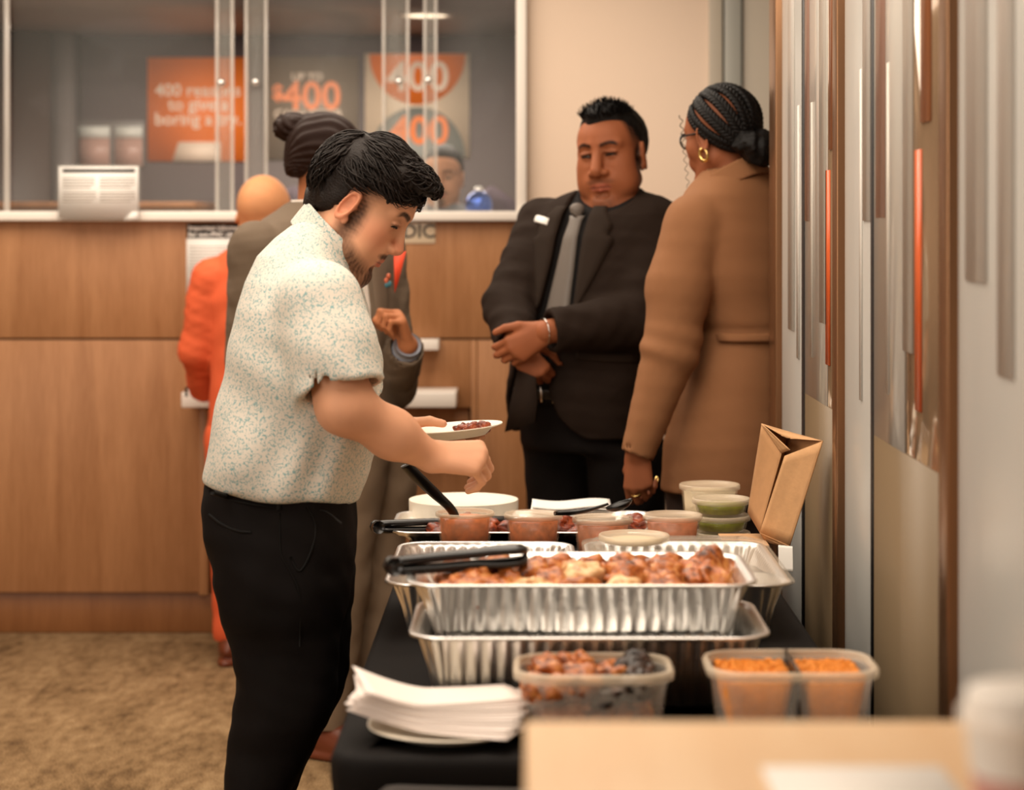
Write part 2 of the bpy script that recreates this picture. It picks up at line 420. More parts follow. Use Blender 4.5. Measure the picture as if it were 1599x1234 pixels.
def halfdisc(name, pcx, py, rx, ry, sgn, m, par):
    a = np.linspace(0, math.pi, 33)
    V = [[bx_(pcx), 0, bz_(py)]] + [[bx_(pcx) + rx*math.cos(t), 0, bz_(py) + sgn*ry*math.sin(t)] for t in a]
    V = np.array(V); A = V.copy(); A[:, 1] = DB - 0.0135; B = V.copy(); B[:, 1] = DB - 0.012
    n = len(V); T = []
    for i in range(1, n-1):
        T += [[0, i, i+1], [n, n+i+1, n+i]]
    Q = [[i, n+i, n+i+1, i+1] for i in range(1, n-1)]
    mesh_np(name, np.concatenate([A, B]), Q, m, par, False, tri=T)
halfdisc('half_circle', 652, 85, 0.232, 0.245, -1, M['orange'], po)
halfdisc('half_circle', 652, 246, 0.232, 0.245, 1, M['greyblue'], po)
text('400', (bx_(653), ld - .001, bz_(122)), 0.20, M['letter'], po, 0.004)
text('400', (bx_(655), ld - .001, bz_(206)), 0.19, M['orange'], po, 0.004)

# ---- notices on the counter
sg = empty('notice', 'white printed notice in a clear stand on the sill', 'sign', (cx(154), DC - .08, cz(343)))
ds = DC - 0.085
box('acrylic_stand', cx(89, ds), cx(219, ds), ds, ds + 0.006, cz(344, ds), cz(257, ds), M['baffle'], sg, 0.001)
box('sheet', cx(92, ds), cx(216, ds), ds - .002, ds - .0002, cz(341, ds), cz(260, ds), M['paper'], sg)
box('header_band', cx(98, ds), cx(211, ds), ds - .0032, ds - .0021, cz(269, ds), cz(264, ds), M['black'], sg)
M['faint'] = mat('grey_small_print', srgb(172, 160, 148), 0.7)
for px0, px1, py0 in ((98, 148, 278), (98, 150, 300), (156, 211, 278), (156, 211, 300)):
    for k in range(4):
        box('print_line', cx(px0, ds), cx(px1 - 6*(k == 3), ds), ds - .0028, ds - .0021, cz(py0 + 4.6*k + 1.6, ds), cz(py0 + 4.6*k, ds), M['faint'], sg)
lip = box('stand_foot', cx(95, ds), cx(214, ds), ds, DC - 0.061, cz(345.5, ds), cz(342.5, ds), M['baffle'], sg)
V, Q = boxv(cx(192, ds), cx(216, ds), ds - .004, ds - .001, cz(344, ds), cz(331, ds)); V[[4, 7], 0] += 0.035
mesh_np('folded_corner', V, Q, M['paper'], sg, False)
dn = DC - 0.024
ng = empty('notice', 'white information sheet with a black header taped to the counter front', 'sign', (cx(336), dn, cz(475)))
box('sheet', cx(293), cx(380), dn, dn + .003, cz(475), cz(349), M['paper'], ng)
box('header_band', cx(293), cx(380), dn - .0012, dn - .0001, cz(372), cz(349), M['black'], ng)
text('Important information', (cx(296), dn - .0022, cz(356)), 0.0235, M['paper'], ng, 0.0007, align='LEFT')
text('for non-PNC clients', (cx(296), dn - .0022, cz(366.5)), 0.0235, M['paper'], ng, 0.0007, align='LEFT')
for k in range(9):
    box('print_line', cx(297), cx(376 - 20*(k % 3 == 2)), dn - .0008, dn - .0001, cz(384 + 5*k + 1.4), cz(384 + 5*k), M['faint'], ng)
fd = empty('notice', 'small clear plaque reading FDIC under the sill', 'sign', (cx(652), dn, cz(380)))
M['plaque'] = mat('pale_plaque', srgb(206, 186, 158), 0.25)
box('plate', cx(618), cx(680), dn, dn + .004, cz(380), cz(347), M['plaque'], fd, 0.001)
text('FDIC', (cx(648), dn - .0005, cz(362)), 0.068, M['black'], fd, 0.0012)

# ---- glazed partition along the right
XW = 0.62
dw = lambda px: XW * F / (px - CX)
M['panelwhite'] = mat('satin_white_panel', srgb(190, 189, 184), 0.3, spec=0.5)
M['panelgrey'] = mat('satin_grey_panel', srgb(116, 98, 74), 0.45, spec=0.3)
M['backglass'] = mat('glossy_bronze_glass', srgb(150, 124, 98), 0.09, 0.35, spec=0.9, coat=0.6)
M['filmwhite'] = mat('white_film', srgb(212, 208, 200), 0.25, spec=0.6, coat=0.3)
M['filmgrey'] = mat('grey_film', srgb(190, 183, 173), 0.3)
M['filmpale'] = mat('pale_grey_film', srgb(206, 201, 194), 0.3)
M['filmmauve'] = mat('mauve_film', srgb(168, 134, 120), 0.3)
M['filmorange'] = mat('orange_film', srgb(206, 92, 44), 0.3)
M['filmrust'] = mat('rust_film', srgb(170, 108, 70), 0.3)
pw = bpy.data.objects.new('wall_partition', None); pw.location = (XW, 4.0, 0); COL.objects.link(pw); pw['kind'] = 'structure'
def wallbox(name, pa, pb, m, t=0.0, z0=0.0, z1=2.8, depth=0.06, bev=0.0, par=None):
    y1, y0 = dw(pa), dw(pb)
    return box(name, XW - t, XW + depth, y0, y1, z0, z1, m, par or pw, bev)
def module(p0, p1, p2, p3, p4, p5):
    """bronze mullion p0-p1, white panel p1-p2, dark gap p2-p3, film glass p3-p4, clear glass p4-p5"""
    wallbox('bronze_mullion', p0, p1, M['bronze'], 0.016, bev=0.003)
    a = wallbox('white_panel', p1, p2, M['panelwhite'], 0.0, bev=0.002)
    wallbox('shadow_gap', p2, p3, M['dark'], 0.002)
    zf = 1.075
    g = wallbox('glass_pane', p3, p5, M['backglass'], 0.0)
    wallbox('lower_band', p3, p5, M['panelgrey'], 0.0015, 0.0, zf, 0.0, par=g)
    wallbox('white_film', p3, p4, M['filmwhite'], 0.0016, zf, 2.8, 0.0, par=g)
    return a, g
def stripe(par, pa, pb, y0, y1, m, t=0.003):
    d = dw((pa + pb) / 2)
    z1, z0 = min(2.79, H - (y0 - CY) * d / F), H - (y1 - CY) * d / F
    if y0 <= 0: z1 = 2.79
    return wallbox('film_stripe', pa, pb, M[m], t, z0, z1, 0.0, par=par)
a1, g1 = module(1211, 1221, 1253, 1258, 1293, 1312)
a2, g2 = module(1312, 1319, 1361, 1366, 1414, 1482)
a3, g3 = module(1482, 1496, 1640, 1652, 1800, 2100)
for g, pa, pb, y0, y1, m in (
    (a1, 1232, 1241, 0, 515, 'filmpale'), (a1, 1245.5, 1249, 165, 560, 'filmpale'),
    (g1, 1258.5, 1265, 0, 345, 'filmmauve'), (g1, 1267.5, 1270, 160, 558, 'filmgrey'), (g1, 1281, 1292, 0, 505, 'filmgrey'),
    (g1, 1296, 1305, 0, 233, 'filmrust'), (g1, 1291, 1297, 266, 570, 'filmorange'),
    (a2, 1349, 1360, 0, 345, 'filmpale'), (a2, 1344, 1347, 108, 625, 'filmpale'),
    (g2, 1370, 1384, 0, 340, 'filmmauve'), (g2, 1386.5, 1390, 98, 616, 'filmgrey'), (g2, 1412, 1427, 0, 550, 'filmgrey'),
    (g2, 1440, 1455, 0, 190, 'filmrust'), (g2, 1431, 1440, 234, 642, 'filmorange'), (g2, 1475, 1482, 0, 300, 'filmrust'), (g2, 1474, 1481.5, 380, 636, 'filmorange'),
    (a3, 1510, 1542, 0, 440, 'filmpale'), (a3, 1560, 1585, 0, 590, 'filmpale')):
    stripe(g, pa, pb, y0, y1, m)
# ------------------------------------------------------------------ buffet table
ZT = 0.74
TX0, TX1, TY0, TY1 = -0.263, 0.497, 2.87, 5.31
tb = empty('buffet_table', 'long folding table under a fitted black stretch cover', 'table', (0.117, 4.09, 0))
hx, hy = (TX1 - TX0)/2, (TY1 - TY0)/2
tc_ = np.array([0.117, 4.09])
def tring(off, z, r=0.05, sag=0.0, n=160):
    q, nr = rrect(hx, hy, r, n)
    # a stretch cover pulls in between the four corners
    cxn = np.minimum(np.abs(q[:, 0]) / hx, 1); cyn = np.minimum(np.abs(q[:, 1]) / hy, 1)
    corner = np.clip(np.minimum(cxn, cyn), 0, 1) ** 6
    o = q + nr * (off - sag * (1 - corner))[:, None]
    return np.stack([o[:, 0] + tc_[0], o[:, 1] + tc_[1], np.full(n, z)], 1)
cov = [tring(-0.33, ZT), tring(-0.05, ZT), tring(-0.014, ZT), tring(-0.004, ZT - .004), tring(0.0, ZT - .014), tring(0.0, ZT - .034, sag=0.002)]
for k in range(1, 13):
    t = k / 12
    cov.append(tring(-0.02 * t, ZT - .034 - t * 0.69, sag=0.16 * math.sin(math.pi * min(t*0.62, 1)) ** 1.2))
rings('table_cover', cov, M['black_cloth'], tb, True, False)
box('table_top', TX0 + .02, TX1 - .02, TY0 + .02, TY1 - .02, ZT - .045, ZT - .012, M['white'], tb)
# arched end panel of the cover, seam raised
arch = []
xa, xb = TX0 + 0.045, TX1 - 0.045
n = 40
for k in range(n + 1):
    x = xa + (xb - xa) * k / n
    u = abs(2 * k / n - 1)
    z = ZT - 0.030 - 0.012 * (1 - u) ** 0.5 - 0.05 * max(0, (u - 0.86) / 0.14) ** 2.4
    arch.append((x, z))
V = []
for x, z in arch:
    V += [[x, TY0 - .006, z], [x, TY0 - .008, z - .036], [x, TY0 + .012, z - .04], [x, TY0 + .012, z]]
Q = []
for k in range(n):
    for a in range(4):
        b_ = (a + 1) % 4
        Q.append([4*k+a, 4*k+b_, 4*k+4+b_, 4*k+4+a])
M['cloth_sheen'] = mat('black_stretch_hem', srgb(62, 54, 48), 0.5, spec=0.5, bump=0.1, bscale=900, sheen=0.3)  # lighter than the cover: light on the end face put into the colour
mesh_np('end_hem', V, Q, M['cloth_sheen'], tb)
for x in (TX0 + .06, TX1 - .06):
    for y in (TY0 + .06, TY1 - .06):
        v, f = tube([(x, y, ZT - .045), (x, y, 0.0)], 0.016, 10)
        mesh_np('leg', v, f, M['alu'], tb)

# ---- foil steam-table pans
def foil_pan(name, label, cxy, L, W, Hh, zb, rot=0.0, group='foil pans on the buffet table', taper=0.032, corr=0.0022, tilt=0.0):
    root = empty(name, label, 'pan', (cxy[0], cxy[1], zb), group)
    n = 420
    q, nr = rrect(L/2 - 0.013, W/2 - 0.013, 0.045, n)
    s = np.arange(n)
    wave = np.cos(s * 2 * math.pi / 6.0)
    def ring(off, z, cw):
        k = 1.0
        p = q + nr * (off + cw * wave)[:, None]
        return np.stack([p[:, 0], p[:, 1], np.full(n, z)], 1)
    prof = [(-taper - .11, 0, 0), (-taper - .02, 0, 0), (-taper, .002, 0), (-taper + .004, .008, corr), (-taper * .55, Hh * .5, corr), (-.003, Hh - .012, corr), (0, Hh - .006, .0004), (.003, Hh - .001, 0), (.011, Hh + .0005, 0), (.0135, Hh - .001, 0), (.0128, Hh - .0045, 0), (.0105, Hh - .003, 0)]
    inner = [(.010, Hh - .0018, 0), (.002, Hh - .0025, 0), (-.0015, Hh - .007, .0004), (-.0045, Hh - .012, corr), (-taper * .55 - .0012, Hh * .5, corr), (-taper + .0028, .009, corr), (-taper - .0015, .0032, 0), (-taper - .02, .0012, 0), (-taper - .11, .0012, 0)]
    # outer side first, then back down the inside
    RS = [ring(o, z, np.full(n, c)) for o, z, c in prof + inner]
    V, Q, T = rings('', RS, None, get=True)
    ca, sa = math.cos(rot), math.sin(rot)
    V = np.stack([V[:, 0]*ca - V[:, 1]*sa, V[:, 0]*sa + V[:, 1]*ca, V[:, 2]], 1)
    V[:, 2] += V[:, 0] * tilt
    V += np.array([cxy[0], cxy[1], zb])
    mesh_np('foil_tray', V, Q, M['foil'], root, tri=T)
    return root
pcx = 0.10
zl = ZT + 0.002
foil_pan('foil_pan', 'deep foil pan under the chicken pan, lower of the two stacked', (cx(917, 3.27), 3.275), 0.527, 0.327, 0.112, zl)
up = foil_pan('foil_pan', 'deep foil pan heaped with grilled chicken, upper of the two stacked', (cx(905, 3.36), 3.36), 0.527, 0.327, 0.082, ZT + .0935)
lp = foil_pan('foil_pan', 'foil pan behind the chicken pan, on the side of the polo-shirted diner', (-0.075, 3.93), 0.50, 0.335, 0.094, zl, R(90))
rp = foil_pan('foil_pan', 'foil pan under a clear lid beside the glazed partition', (0.285, 3.93), 0.52, 0.345, 0.094, zl, R(90))
bp_ = foil_pan('foil_pan', 'shallow foil pan of dark meat behind the salsa tubs', (cx(820, 4.95), 4.93), 0.60, 0.36, 0.030, zl)
# clear lid on the right pan
M['lid'] = clear('clear_lid', srgb(226, 214, 196), 0.30, 0.10, 0.7)
q, nr = rrect(0.172, 0.262, 0.045, 120)
def rr3(off, z, c=(0.285, 3.93)):
    p = q + nr * off
    return np.stack([p[:, 0] + c[0], p[:, 1] + c[1], np.full(len(p), z)], 1)
zr = zl + 0.0955
rings('clear_lid', [rr3(.004, zr - .004), rr3(.006, zr), rr3(.003, zr + .004), rr3(-.012, zr + .003), rr3(-.02, zr + .010), rr3(-.035, zr + .013), rr3(-.12, zr + .013)], M['lid'], rp, False, True)
# pale rice in the left pan
def heap(name, cx0, cy0, hx0, hy0, z0, h, m, parent, n=36, seed=0, r=0.03):
    rg = np.random.default_rng(seed)
    q, nr = rrect(hx0, hy0, r, 64)
    RS = []
    for k, t in enumerate(np.linspace(0, 1, 9)):
        s = math.cos(t * math.pi / 2)
        p = q * max(s, 0.02)
        zz = z0 + h * (math.sin(t * math.pi / 2) ** 0.8) + rg.normal(0, h * 0.06, len(p)) * (k > 0)
        RS.append(np.stack([p[:, 0] + cx0, p[:, 1] + cy0, zz], 1))
    return rings(name, RS, m, parent, True, True)
M['rice_pale'] = mat('pale_rice', srgb(222, 196, 158), 0.7, bump=0.9, bscale=110, vary=0.15, vscale=90)
heap('pale_rice', -0.075, 3.93, 0.12, 0.205, ZT + .03, 0.045, M['rice_pale'], lp, seed=3)

ORD = ['first', 'second', 'third', 'fourth', 'fifth', 'sixth', 'seventh', 'eighth', 'ninth', 'tenth', 'eleventh', 'twelfth', 'thirteenth', 'fourteenth', 'fifteenth']
ROWS = ['nearest', 'second', 'third', 'farthest']
# ---- meat pieces
def meat_mat(name, c1, c2, c3):
    m = mat(name, c1, 0.42, spec=0.45, coat=0.15, bump=0.7, bscale=70)
    nt = m.node_tree; b = nt.nodes['Principled BSDF']
    tc = nt.nodes.new('ShaderNodeTexCoord'); n = nt.nodes.new('ShaderNodeTexNoise')
    n.inputs['Scale'].default_value = 34; n.inputs['Detail'].default_value = 7; n.inputs['Roughness'].default_value = 0.65
    nt.links.new(tc.outputs['Object'], n.inputs['Vector'])
    r = nt.nodes.new('ShaderNodeValToRGB'); e = r.color_ramp.elements
    e[0].position = 0.36; e[0].color = (*c3, 1); e[1].position = 0.66; e[1].color = (*c2, 1)
    x = e.new(0.5); x.color = (*c1, 1)
    nt.links.new(n.outputs['Fac'], r.inputs[0]); nt.links.new(r.outputs[0], b.inputs['Base Color'])
    return m
M['chicken'] = meat_mat('grilled_chicken', srgb(178, 96, 38), srgb(222, 156, 88), srgb(66, 30, 13))
M['chicken_pale'] = meat_mat('pale_chicken', srgb(226, 182, 128), srgb(240, 208, 164), srgb(176, 110, 60))
M['redmeat'] = meat_mat('glazed_meat', srgb(124, 48, 22), srgb(176, 84, 40), srgb(52, 18, 10))
M['char'] = meat_mat('charred_piece', srgb(44, 28, 20), srgb(92, 54, 30), srgb(20, 12, 9))
def icos(sub=3):
    import bmesh
    bm = bmesh.new(); bmesh.ops.create_icosphere(bm, subdivisions=sub, radius=1.0)
    V = np.array([v.co[:] for v in bm.verts]); T = np.array([[v.index for v in f.verts] for f in bm.faces]); bm.free()
    return V, T
ICO3, ICO2, ICO4 = icos(3), icos(2), icos(4)
def lump(name, c, r, m, label=None, cat=None, group=None, seed=0, rot=0.0, parent=None, amp=0.26, sub=ICO4, tilt=0.0):
    rg = np.random.default_rng(seed + 100)
    V, T = sub
    V = V.copy()
    d = np.zeros(len(V))
    for f_, a_ in ((2.2, 1.0), (4.5, .6), (9, .3), (17, .14)):
        k = rg.normal(0, 1, (3, 3)) * f_ * 0.6; ph = rg.uniform(0, 6.3, 3)
        d += a_ * np.sin(V @ k.T + ph).prod(1) * 1.6
    V = V * (1 + amp * d)[:, None] * np.asarray(r)
    if tilt:
        ct_, st_ = math.cos(tilt), math.sin(tilt)
        V = np.stack([V[:, 0]*ct_ - V[:, 2]*st_, V[:, 1], V[:, 0]*st_ + V[:, 2]*ct_], 1)
    ca, sa = math.cos(rot), math.sin(rot)
    V = np.stack([V[:, 0]*ca - V[:, 1]*sa, V[:, 0]*sa + V[:, 1]*ca, V[:, 2]], 1)
    me_o = mesh_np(name, V, None, m, parent, True, tri=T)
    me_o.location = c
    if label: tag(me_o, label, cat, group)
    return me_o
# upper pan: bed of pieces, seen just over the rim
zu = ZT + .0935
gl = 'grilled chicken pieces in the upper foil pan'
rc = np.random.default_rng(5)
xs0 = cx(905, 3.36)
k = 0
for row, (yy, zz) in enumerate(((3.282, .056), (3.335, .066), (3.385, .070), (3.432, .066))):
    for i in range(7):
        x = xs0 - 0.190 + 0.063 * i + rc.uniform(-.012, .012) + (row % 2) * .01
        pale = (row == 0 and i in (2, 4)) or (row == 1 and i in (3,)) or (row == 2 and i == 3)
        h = 0.026 + 0.006 * (i in (3, 4, 6)) * (row > 0)
        lump('chicken_piece', (x, yy + rc.uniform(-.006, .006), zu + zz - .006 + rc.uniform(-.004, .006)), (0.040, 0.034, h), M['chicken_pale' if pale else 'chicken'],
             ('pale sliced' if pale else 'browned grilled') + f' chicken in the upper pan, {ROWS[row]} row, {ORD[i]} from the tongs', 'chicken', gl, seed=k, rot=rc.uniform(0, 3))
        k += 1
heap('chicken_bed', xs0, 3.36, 0.215, 0.115, zu + .004, 0.045, M['chicken'], up, seed=9)
for i in range(9):
    x = cx(690 + 37*i, 4.86)
    lump('meat_piece', (x, 4.86 + rc.uniform(-.05, .05), ZT + .026 + rc.uniform(0, .006)), (0.036, 0.034, 0.020), M['redmeat'], f'dark glazed meat piece in the shallow pan, {ORD[i]} from the tongs', 'meat', 'meat pieces in the shallow foil pan', seed=50+i, rot=rc.uniform(0, 3))

# ---- tongs
def tongs(label, base, head, up_dir=(0, 0, 1), gap=0.02, wid=0.012):
    base, head = np.asarray(base, float), np.asarray(head, float)
    root = empty('tongs', label, 'tongs', tuple(base), 'black plastic tongs')
    ax = head - base; Ln = np.linalg.norm(ax); ax /= Ln
    side = np.cross(ax, up_dir); side /= np.linalg.norm(side); up = np.cross(side, ax)
    for s in (-1, 1):
        prof = [(0, .006, .011), (.06, .0075, .013), (.35, .0085, .014), (.62, .0085, .013), (.70, .010, .018), (.78, .0105, .024), (.90, .010, .026), (.97, .009, .020), (1.0, .006, .009)]
        RS = []
        for t, off, wd in prof:
            c = base + ax * (t * Ln) + up * (s * off)
            a = np.arange(10) * 2 * math.pi / 10
            RS.append(c + np.cos(a)[:, None] * side * wd + np.sin(a)[:, None] * up * 0.0078)
        rings('arm', RS, M['black_plastic'], root)
    v, f = tube([base - ax * .004 - side * .011, base - ax * .004 + side * .011], 0.0145, 10)
    mesh_np('hinge', v, f, M['black_plastic'], root)
    return root
tongs('black plastic tongs resting across the chicken pan', P(618, 884, 3.30), P(822, 866, 3.36))
tongs('black plastic tongs lying over the shallow pan beside the first salsa tub', P(592, 823, 4.78), P(800, 818, 4.90))

# ---- salsa tubs
M['tub'] = clear('frosted_tub', srgb(236, 214, 184), 0.16, 0.25)
M['tublid'] = clear('frosted_lid', srgb(240, 222, 196), 0.42, 0.3)
M['salsa'] = mat('red_salsa', srgb(208, 112, 56), 0.35, vary=0.35, vscale=70, coat=0.3)
M['salsa_pink'] = mat('pink_salsa', srgb(212, 124, 82), 0.35, vary=0.25, vscale=70, coat=0.3)
M['green'] = mat('green_salsa', srgb(140, 150, 28), 0.35, vary=0.35, vscale=60, coat=0.3)
M['cheese'] = mat('white_cream', srgb(236, 220, 186), 0.5, bump=0.6, bscale=120)
def tub(label, c, r, h, content, fill, lid, group='plastic sauce tubs', name='sauce_tub'):
    root = empty(name, label, 'tub', c, group)
    rb = r * 0.82
    lathe('wall', [(rb*.9, .0005), (rb, .003), (rb + (r*.93-rb)*.75, h*.78), (r*.93, h - .008), (r*.95, h - .007), (r*.955, h), (r*.93, h), (r*.915, h - .008), (rb + (r*.915-rb)*.75 - .001, h*.78), (rb - .002, .005), (rb*.8, .003)], M['tub'], root, 44, True, True, c)
    lathe('contents', [(rb*.8, .004), (rb - .004, .006), (rb + (r*.905-rb)*(fill)*.9 - .003, h*fill), (r*.4, h*fill + .002)], content, root, 44, True, True, c)
    if lid:
        lathe('lid', [(r*.97, h - .007), (r, h - .006), (r, h + .003), (r*.975, h + .005), (r*.90, h + .0045), (r*.87, h + .001), (r*.3, h + .001)], M['tublid'], root, 44, False, True, c)
    else:
        lathe('rim', [(r*.95, h - .006), (r, h - .005), (r, h + .002), (r*.96, h + .0035), (r*.93, h + .002), (r*.93, h - .004)], M['tublid'], root, 44, False, False, c)
    return root
DT = 4.62
def tubat(px, dd): return (cx(px, dd), dd, ZT + .001)
tub('open tub of red salsa with a black spoon standing in it', tubat(726, DT + .05), 0.064, 0.084, M['salsa'], .90, False)
tub('lidded tub of red salsa between the spoon tub and the ladle tub', tubat(833, DT + .03), 0.063, 0.082, M['salsa'], .86, True)
tub('lidded tub of red salsa carrying a black ladle on its lid', tubat(941, DT - .06), 0.064, 0.086, M['salsa_pink'], .88, True)
tub('lidded tub of pinkish salsa beside the green stack', tubat(1050, DT), 0.064, 0.084, M['salsa_pink'], .88, True)
for i, nm in enumerate(('lowest', 'middle', 'topmost')):
    tub(f'flat tub of green salsa, {nm} of the stack of three', (cx(1126, DT + .10), DT + .10, ZT + .001 + .0368*i), 0.064, 0.0325, M['green'], .78, True, 'flat tubs of green salsa')
tub('tub of white cream behind the green salsa stack', (cx(1108, 4.98), 4.98, ZT + .001), 0.070, 0.105, M['cheese'], .9, True)
ch = tub('flat lidded tub of shredded cheese lying on the clear pan lid', (cx(990, 4.02), 4.02, zr + .0145), 0.066, 0.016, M['cheese'], .7, True)

def spoon(label, pts, bowl_c, bowl_r, ax, name='serving_spoon', rad=0.006):
    root = empty(name, label, 'spoon', tuple(pts[0]), 'black serving spoons')
    pp = curve_pts(pts, 22)
    v, f = tube(pp, np.linspace(rad*1.5, rad*.8, 22) * (1 + 0.35*np.sin(np.linspace(0, math.pi, 22))), 10, flat=((0, .3, 1), .5))
    mesh_np('handle', v, f, M['black_plastic'], root)
    if bowl_c is not None:
        V, T = ICO3; V = V.copy()
        # shallow bowl: fold the top half inwards
        top = V[:, 2] > 0
        V[top, 2] = -V[top, 2] * 0.72 + 0.02
        V = V * np.array(bowl_r)
        a = np.asarray(ax, float); a /= np.linalg.norm(a); b_ = np.cross((0, 0, 1), a); b_ /= np.linalg.norm(b_); c_ = np.cross(a, b_)
        V = V[:, :1]*a + V[:, 1:2]*b_ + V[:, 2:3]*c_ + np.asarray(bowl_c)
        mesh_np('bowl', V, None, M['black_plastic'], root, tri=T)
    return root
spoon('black spoon standing in the first salsa tub', [P(634, 726, 4.60), P(655, 748, 4.62), P(680, 772, 4.65), P(704, 795, 4.66), P(718, 822, 4.67)], P(722, 836, 4.67), (.025, .017, .012), (.4, 0, -.6), rad=0.0100)
dl = DT - .06
spoon('black ladle lying across a salsa tub lid', [P(866, 802, dl - .03), P(900, 800, dl - .02), P(925, 795, dl - .02), P(950, 787, dl - .02)], P(966, 786, dl - .01), (.030, .022, .016), (1, 0.1, .35))

# ---- plates, napkins
def plate_prof(r, t=0.002, dz=0.014):
    return [(r*.55, 0), (r*.66, .001), (r*.80, dz*.75), (r*.97, dz), (r, dz + .0008), (r, dz + .0008 + t), (r*.96, dz + t), (r*.80, dz*.75 + t), (r*.65, .001 + t), (r*.3, t)]
c = (cx(724, 5.15), 5.15, ZT + .001)
for i in range(14):
    o = lathe('plate', [(a, z + .0028*i) for a, z in plate_prof(0.13)], M['foam'], None, 48, True, True, c)
    tag(o, f'white foam plate in the far stack, {ORD[i]} from the bottom' if i < 13 else 'white foam plate lying topmost on the far stack', 'plate', 'stacked plates at the far end')
def sheet(name, c, sx, sy, rot, m, label, cat, group, seed=0, wav=0.004, t=0.0012, nx=18, ny=10, tilt=(0, 0), wav_w=0.0, bend=0.0):
    rg = np.random.default_rng(seed)
    u, v = np.meshgrid(np.linspace(-1, 1, nx), np.linspace(-1, 1, ny), indexing='ij')
    a, b_, ph = rg.uniform(2, 4), rg.uniform(1, 3), rg.uniform(0, 6)
    X, Y = u*sx/2, v*sy/2
    ca, sa = math.cos(rot), math.sin(rot)
    wx, wy = (X*ca - Y*sa + c[0]*wav_w)*9, (X*sa + Y*ca)*9
    z = wav * (np.sin(a*wx + ph) + .5*np.sin(b_*wy*2 + ph*2)) + tilt[0]*wx + tilt[1]*wy + bend*np.clip(-wx - .15, 0, 1)**1.5
    top = np.stack([X*ca - Y*sa, X*sa + Y*ca, z + t], -1).reshape(-1, 3); bot = top - np.array([0, 0, t])
    idx = np.arange(nx*ny).reshape(nx, ny); n = nx*ny
    q = np.stack([idx[:-1, :-1], idx[1:, :-1], idx[1:, 1:], idx[:-1, 1:]], -1).reshape(-1, 4)
    Q = [q, q[:, ::-1] + n]
    for e in (idx[:, 0], idx[-1, :], idx[::-1, -1], idx[0, ::-1]):
        Q.append(np.stack([e[1:], e[:-1], e[:-1] + n, e[1:] + n], 1))
    o = mesh_np(name, np.concatenate([top, bot]), np.concatenate(Q), m, None)
    o.location = c
    return tag(o, label, cat, group)
for i in range(8):
    sheet('napkin', (cx(891, 5.10) + .002*(i % 3), 5.10 + .003*(i % 2), ZT + .004 + .006*i), 0.185, 0.13, 0.03*(i % 3 - 1), M['paper'], f'white paper napkin in the pile beside the stacked plates, {ORD[i]} from the bottom', 'napkin', 'napkins at the far end', seed=4, wav=.0035, t=.003)
# front plate with fanned napkins
cpl = (cx(702, 3.0), 3.005, ZT + .001)
o = lathe('plate', plate_prof(0.114), M['foam'], None, 56, True, True, cpl)
tag(o, 'white foam plate under fanned napkins at the near corner of the table', 'plate')
M['napkin'] = mat('white_napkin', srgb(238, 226, 218), 0.8)
rn = np.random.default_rng(2)
for i in range(15):
    a = -0.55 + 0.075*i
    sheet('napkin', (cpl[0] - .012 + .004*math.sin(i*1.7), cpl[1] - .005 + .003*i - .02, cpl[2] + .019 + .0021*i), 0.235 - .006*(i % 3), 0.105, a*0.6 + rn.uniform(-.05, .05), M['napkin'], f'white paper napkin fanned on the near plate, {ORD[i]} from the bottom', 'napkin', 'napkins fanned on the near plate', seed=11, wav=.0012, t=.0014, bend=.020 + .0014*i)

# ---- big rectangular containers
M['box_plastic'] = clear('milky_container', srgb(232, 224, 212), 0.20, 0.2)
def container(label, c, L, W, Hh, group='milky plastic food containers', r=0.055):
    root = empty('food_container', label, 'container', c, group)
    q, nr = rrect(L/2, W/2, r, 120)
    def rg_(off, z):
        p = q + nr*off
        return np.stack([p[:, 0] + c[0], p[:, 1] + c[1], np.full(len(p), z + c[2])], 1)
    n = 120
    rib = (np.cos(np.arange(n)*2*math.pi/4) * .0012)[:, None]
    def rg2(off, z):
        p = q + nr*(off + rib)
        return np.stack([p[:, 0] + c[0], p[:, 1] + c[1], np.full(len(p), z + c[2])], 1)
    rings('wall', [rg_(-.05, 0), rg_(-.026, .001), rg_(-.022, .006), rg2(-.018, .014), rg2(-.012, Hh*.7), rg_(-.008, Hh*.8), rg_(-.006, Hh - .008), rg_(-.0085, Hh - .008), rg_(-.010, Hh*.8), rg_(-.024, .008), rg_(-.05, .004)], M['box_plastic'], root, True, True)
    rings('rim', [rg_(-.006, Hh - .012), rg_(0, Hh - .012), rg_(.001, Hh - .004), rg_(-.001, Hh), rg_(-.007, Hh + .001), rg_(-.009, Hh - .003), rg_(-.0085, Hh - .011)], M['tublid'], root, False, False)
    return root
c1 = (cx(926, 3.03), 3.03, ZT + .001)
c1b = container('milky container of chicken pieces behind the wooden desk', c1, 0.222, 0.17, 0.092)
k = 0
for y_, n_ in ((2.985, 4), (3.03, 4), (3.075, 4)):
    for i in range(n_):
        dark = (k in (2, 3, 7, 11))
        lump('chicken_piece', (c1[0] - .063 + .042*i + rc.uniform(-.006, .006), y_, ZT + .066 + rc.uniform(-.004, .008) + .010*(y_ > 3.0)*(i in (0, 1, 3))), (0.028, 0.026, 0.021), M['char' if dark else 'chicken'],
             ('charred dark' if dark else 'orange-brown') + f' chicken in the milky container, {ROWS[[2.985, 3.03, 3.075].index(y_)]} row, {ORD[i]} from the napkins', 'chicken', 'chicken pieces in the milky container', seed=200+k, rot=rc.uniform(0, 3), amp=.3)
        k += 1
heap('chicken_bed', c1[0], c1[1], 0.086, 0.060, c1[2] + .008, 0.060, M['chicken'], c1b, seed=21)
c2 = (cx(1233, 3.03), 3.03, ZT + .001)
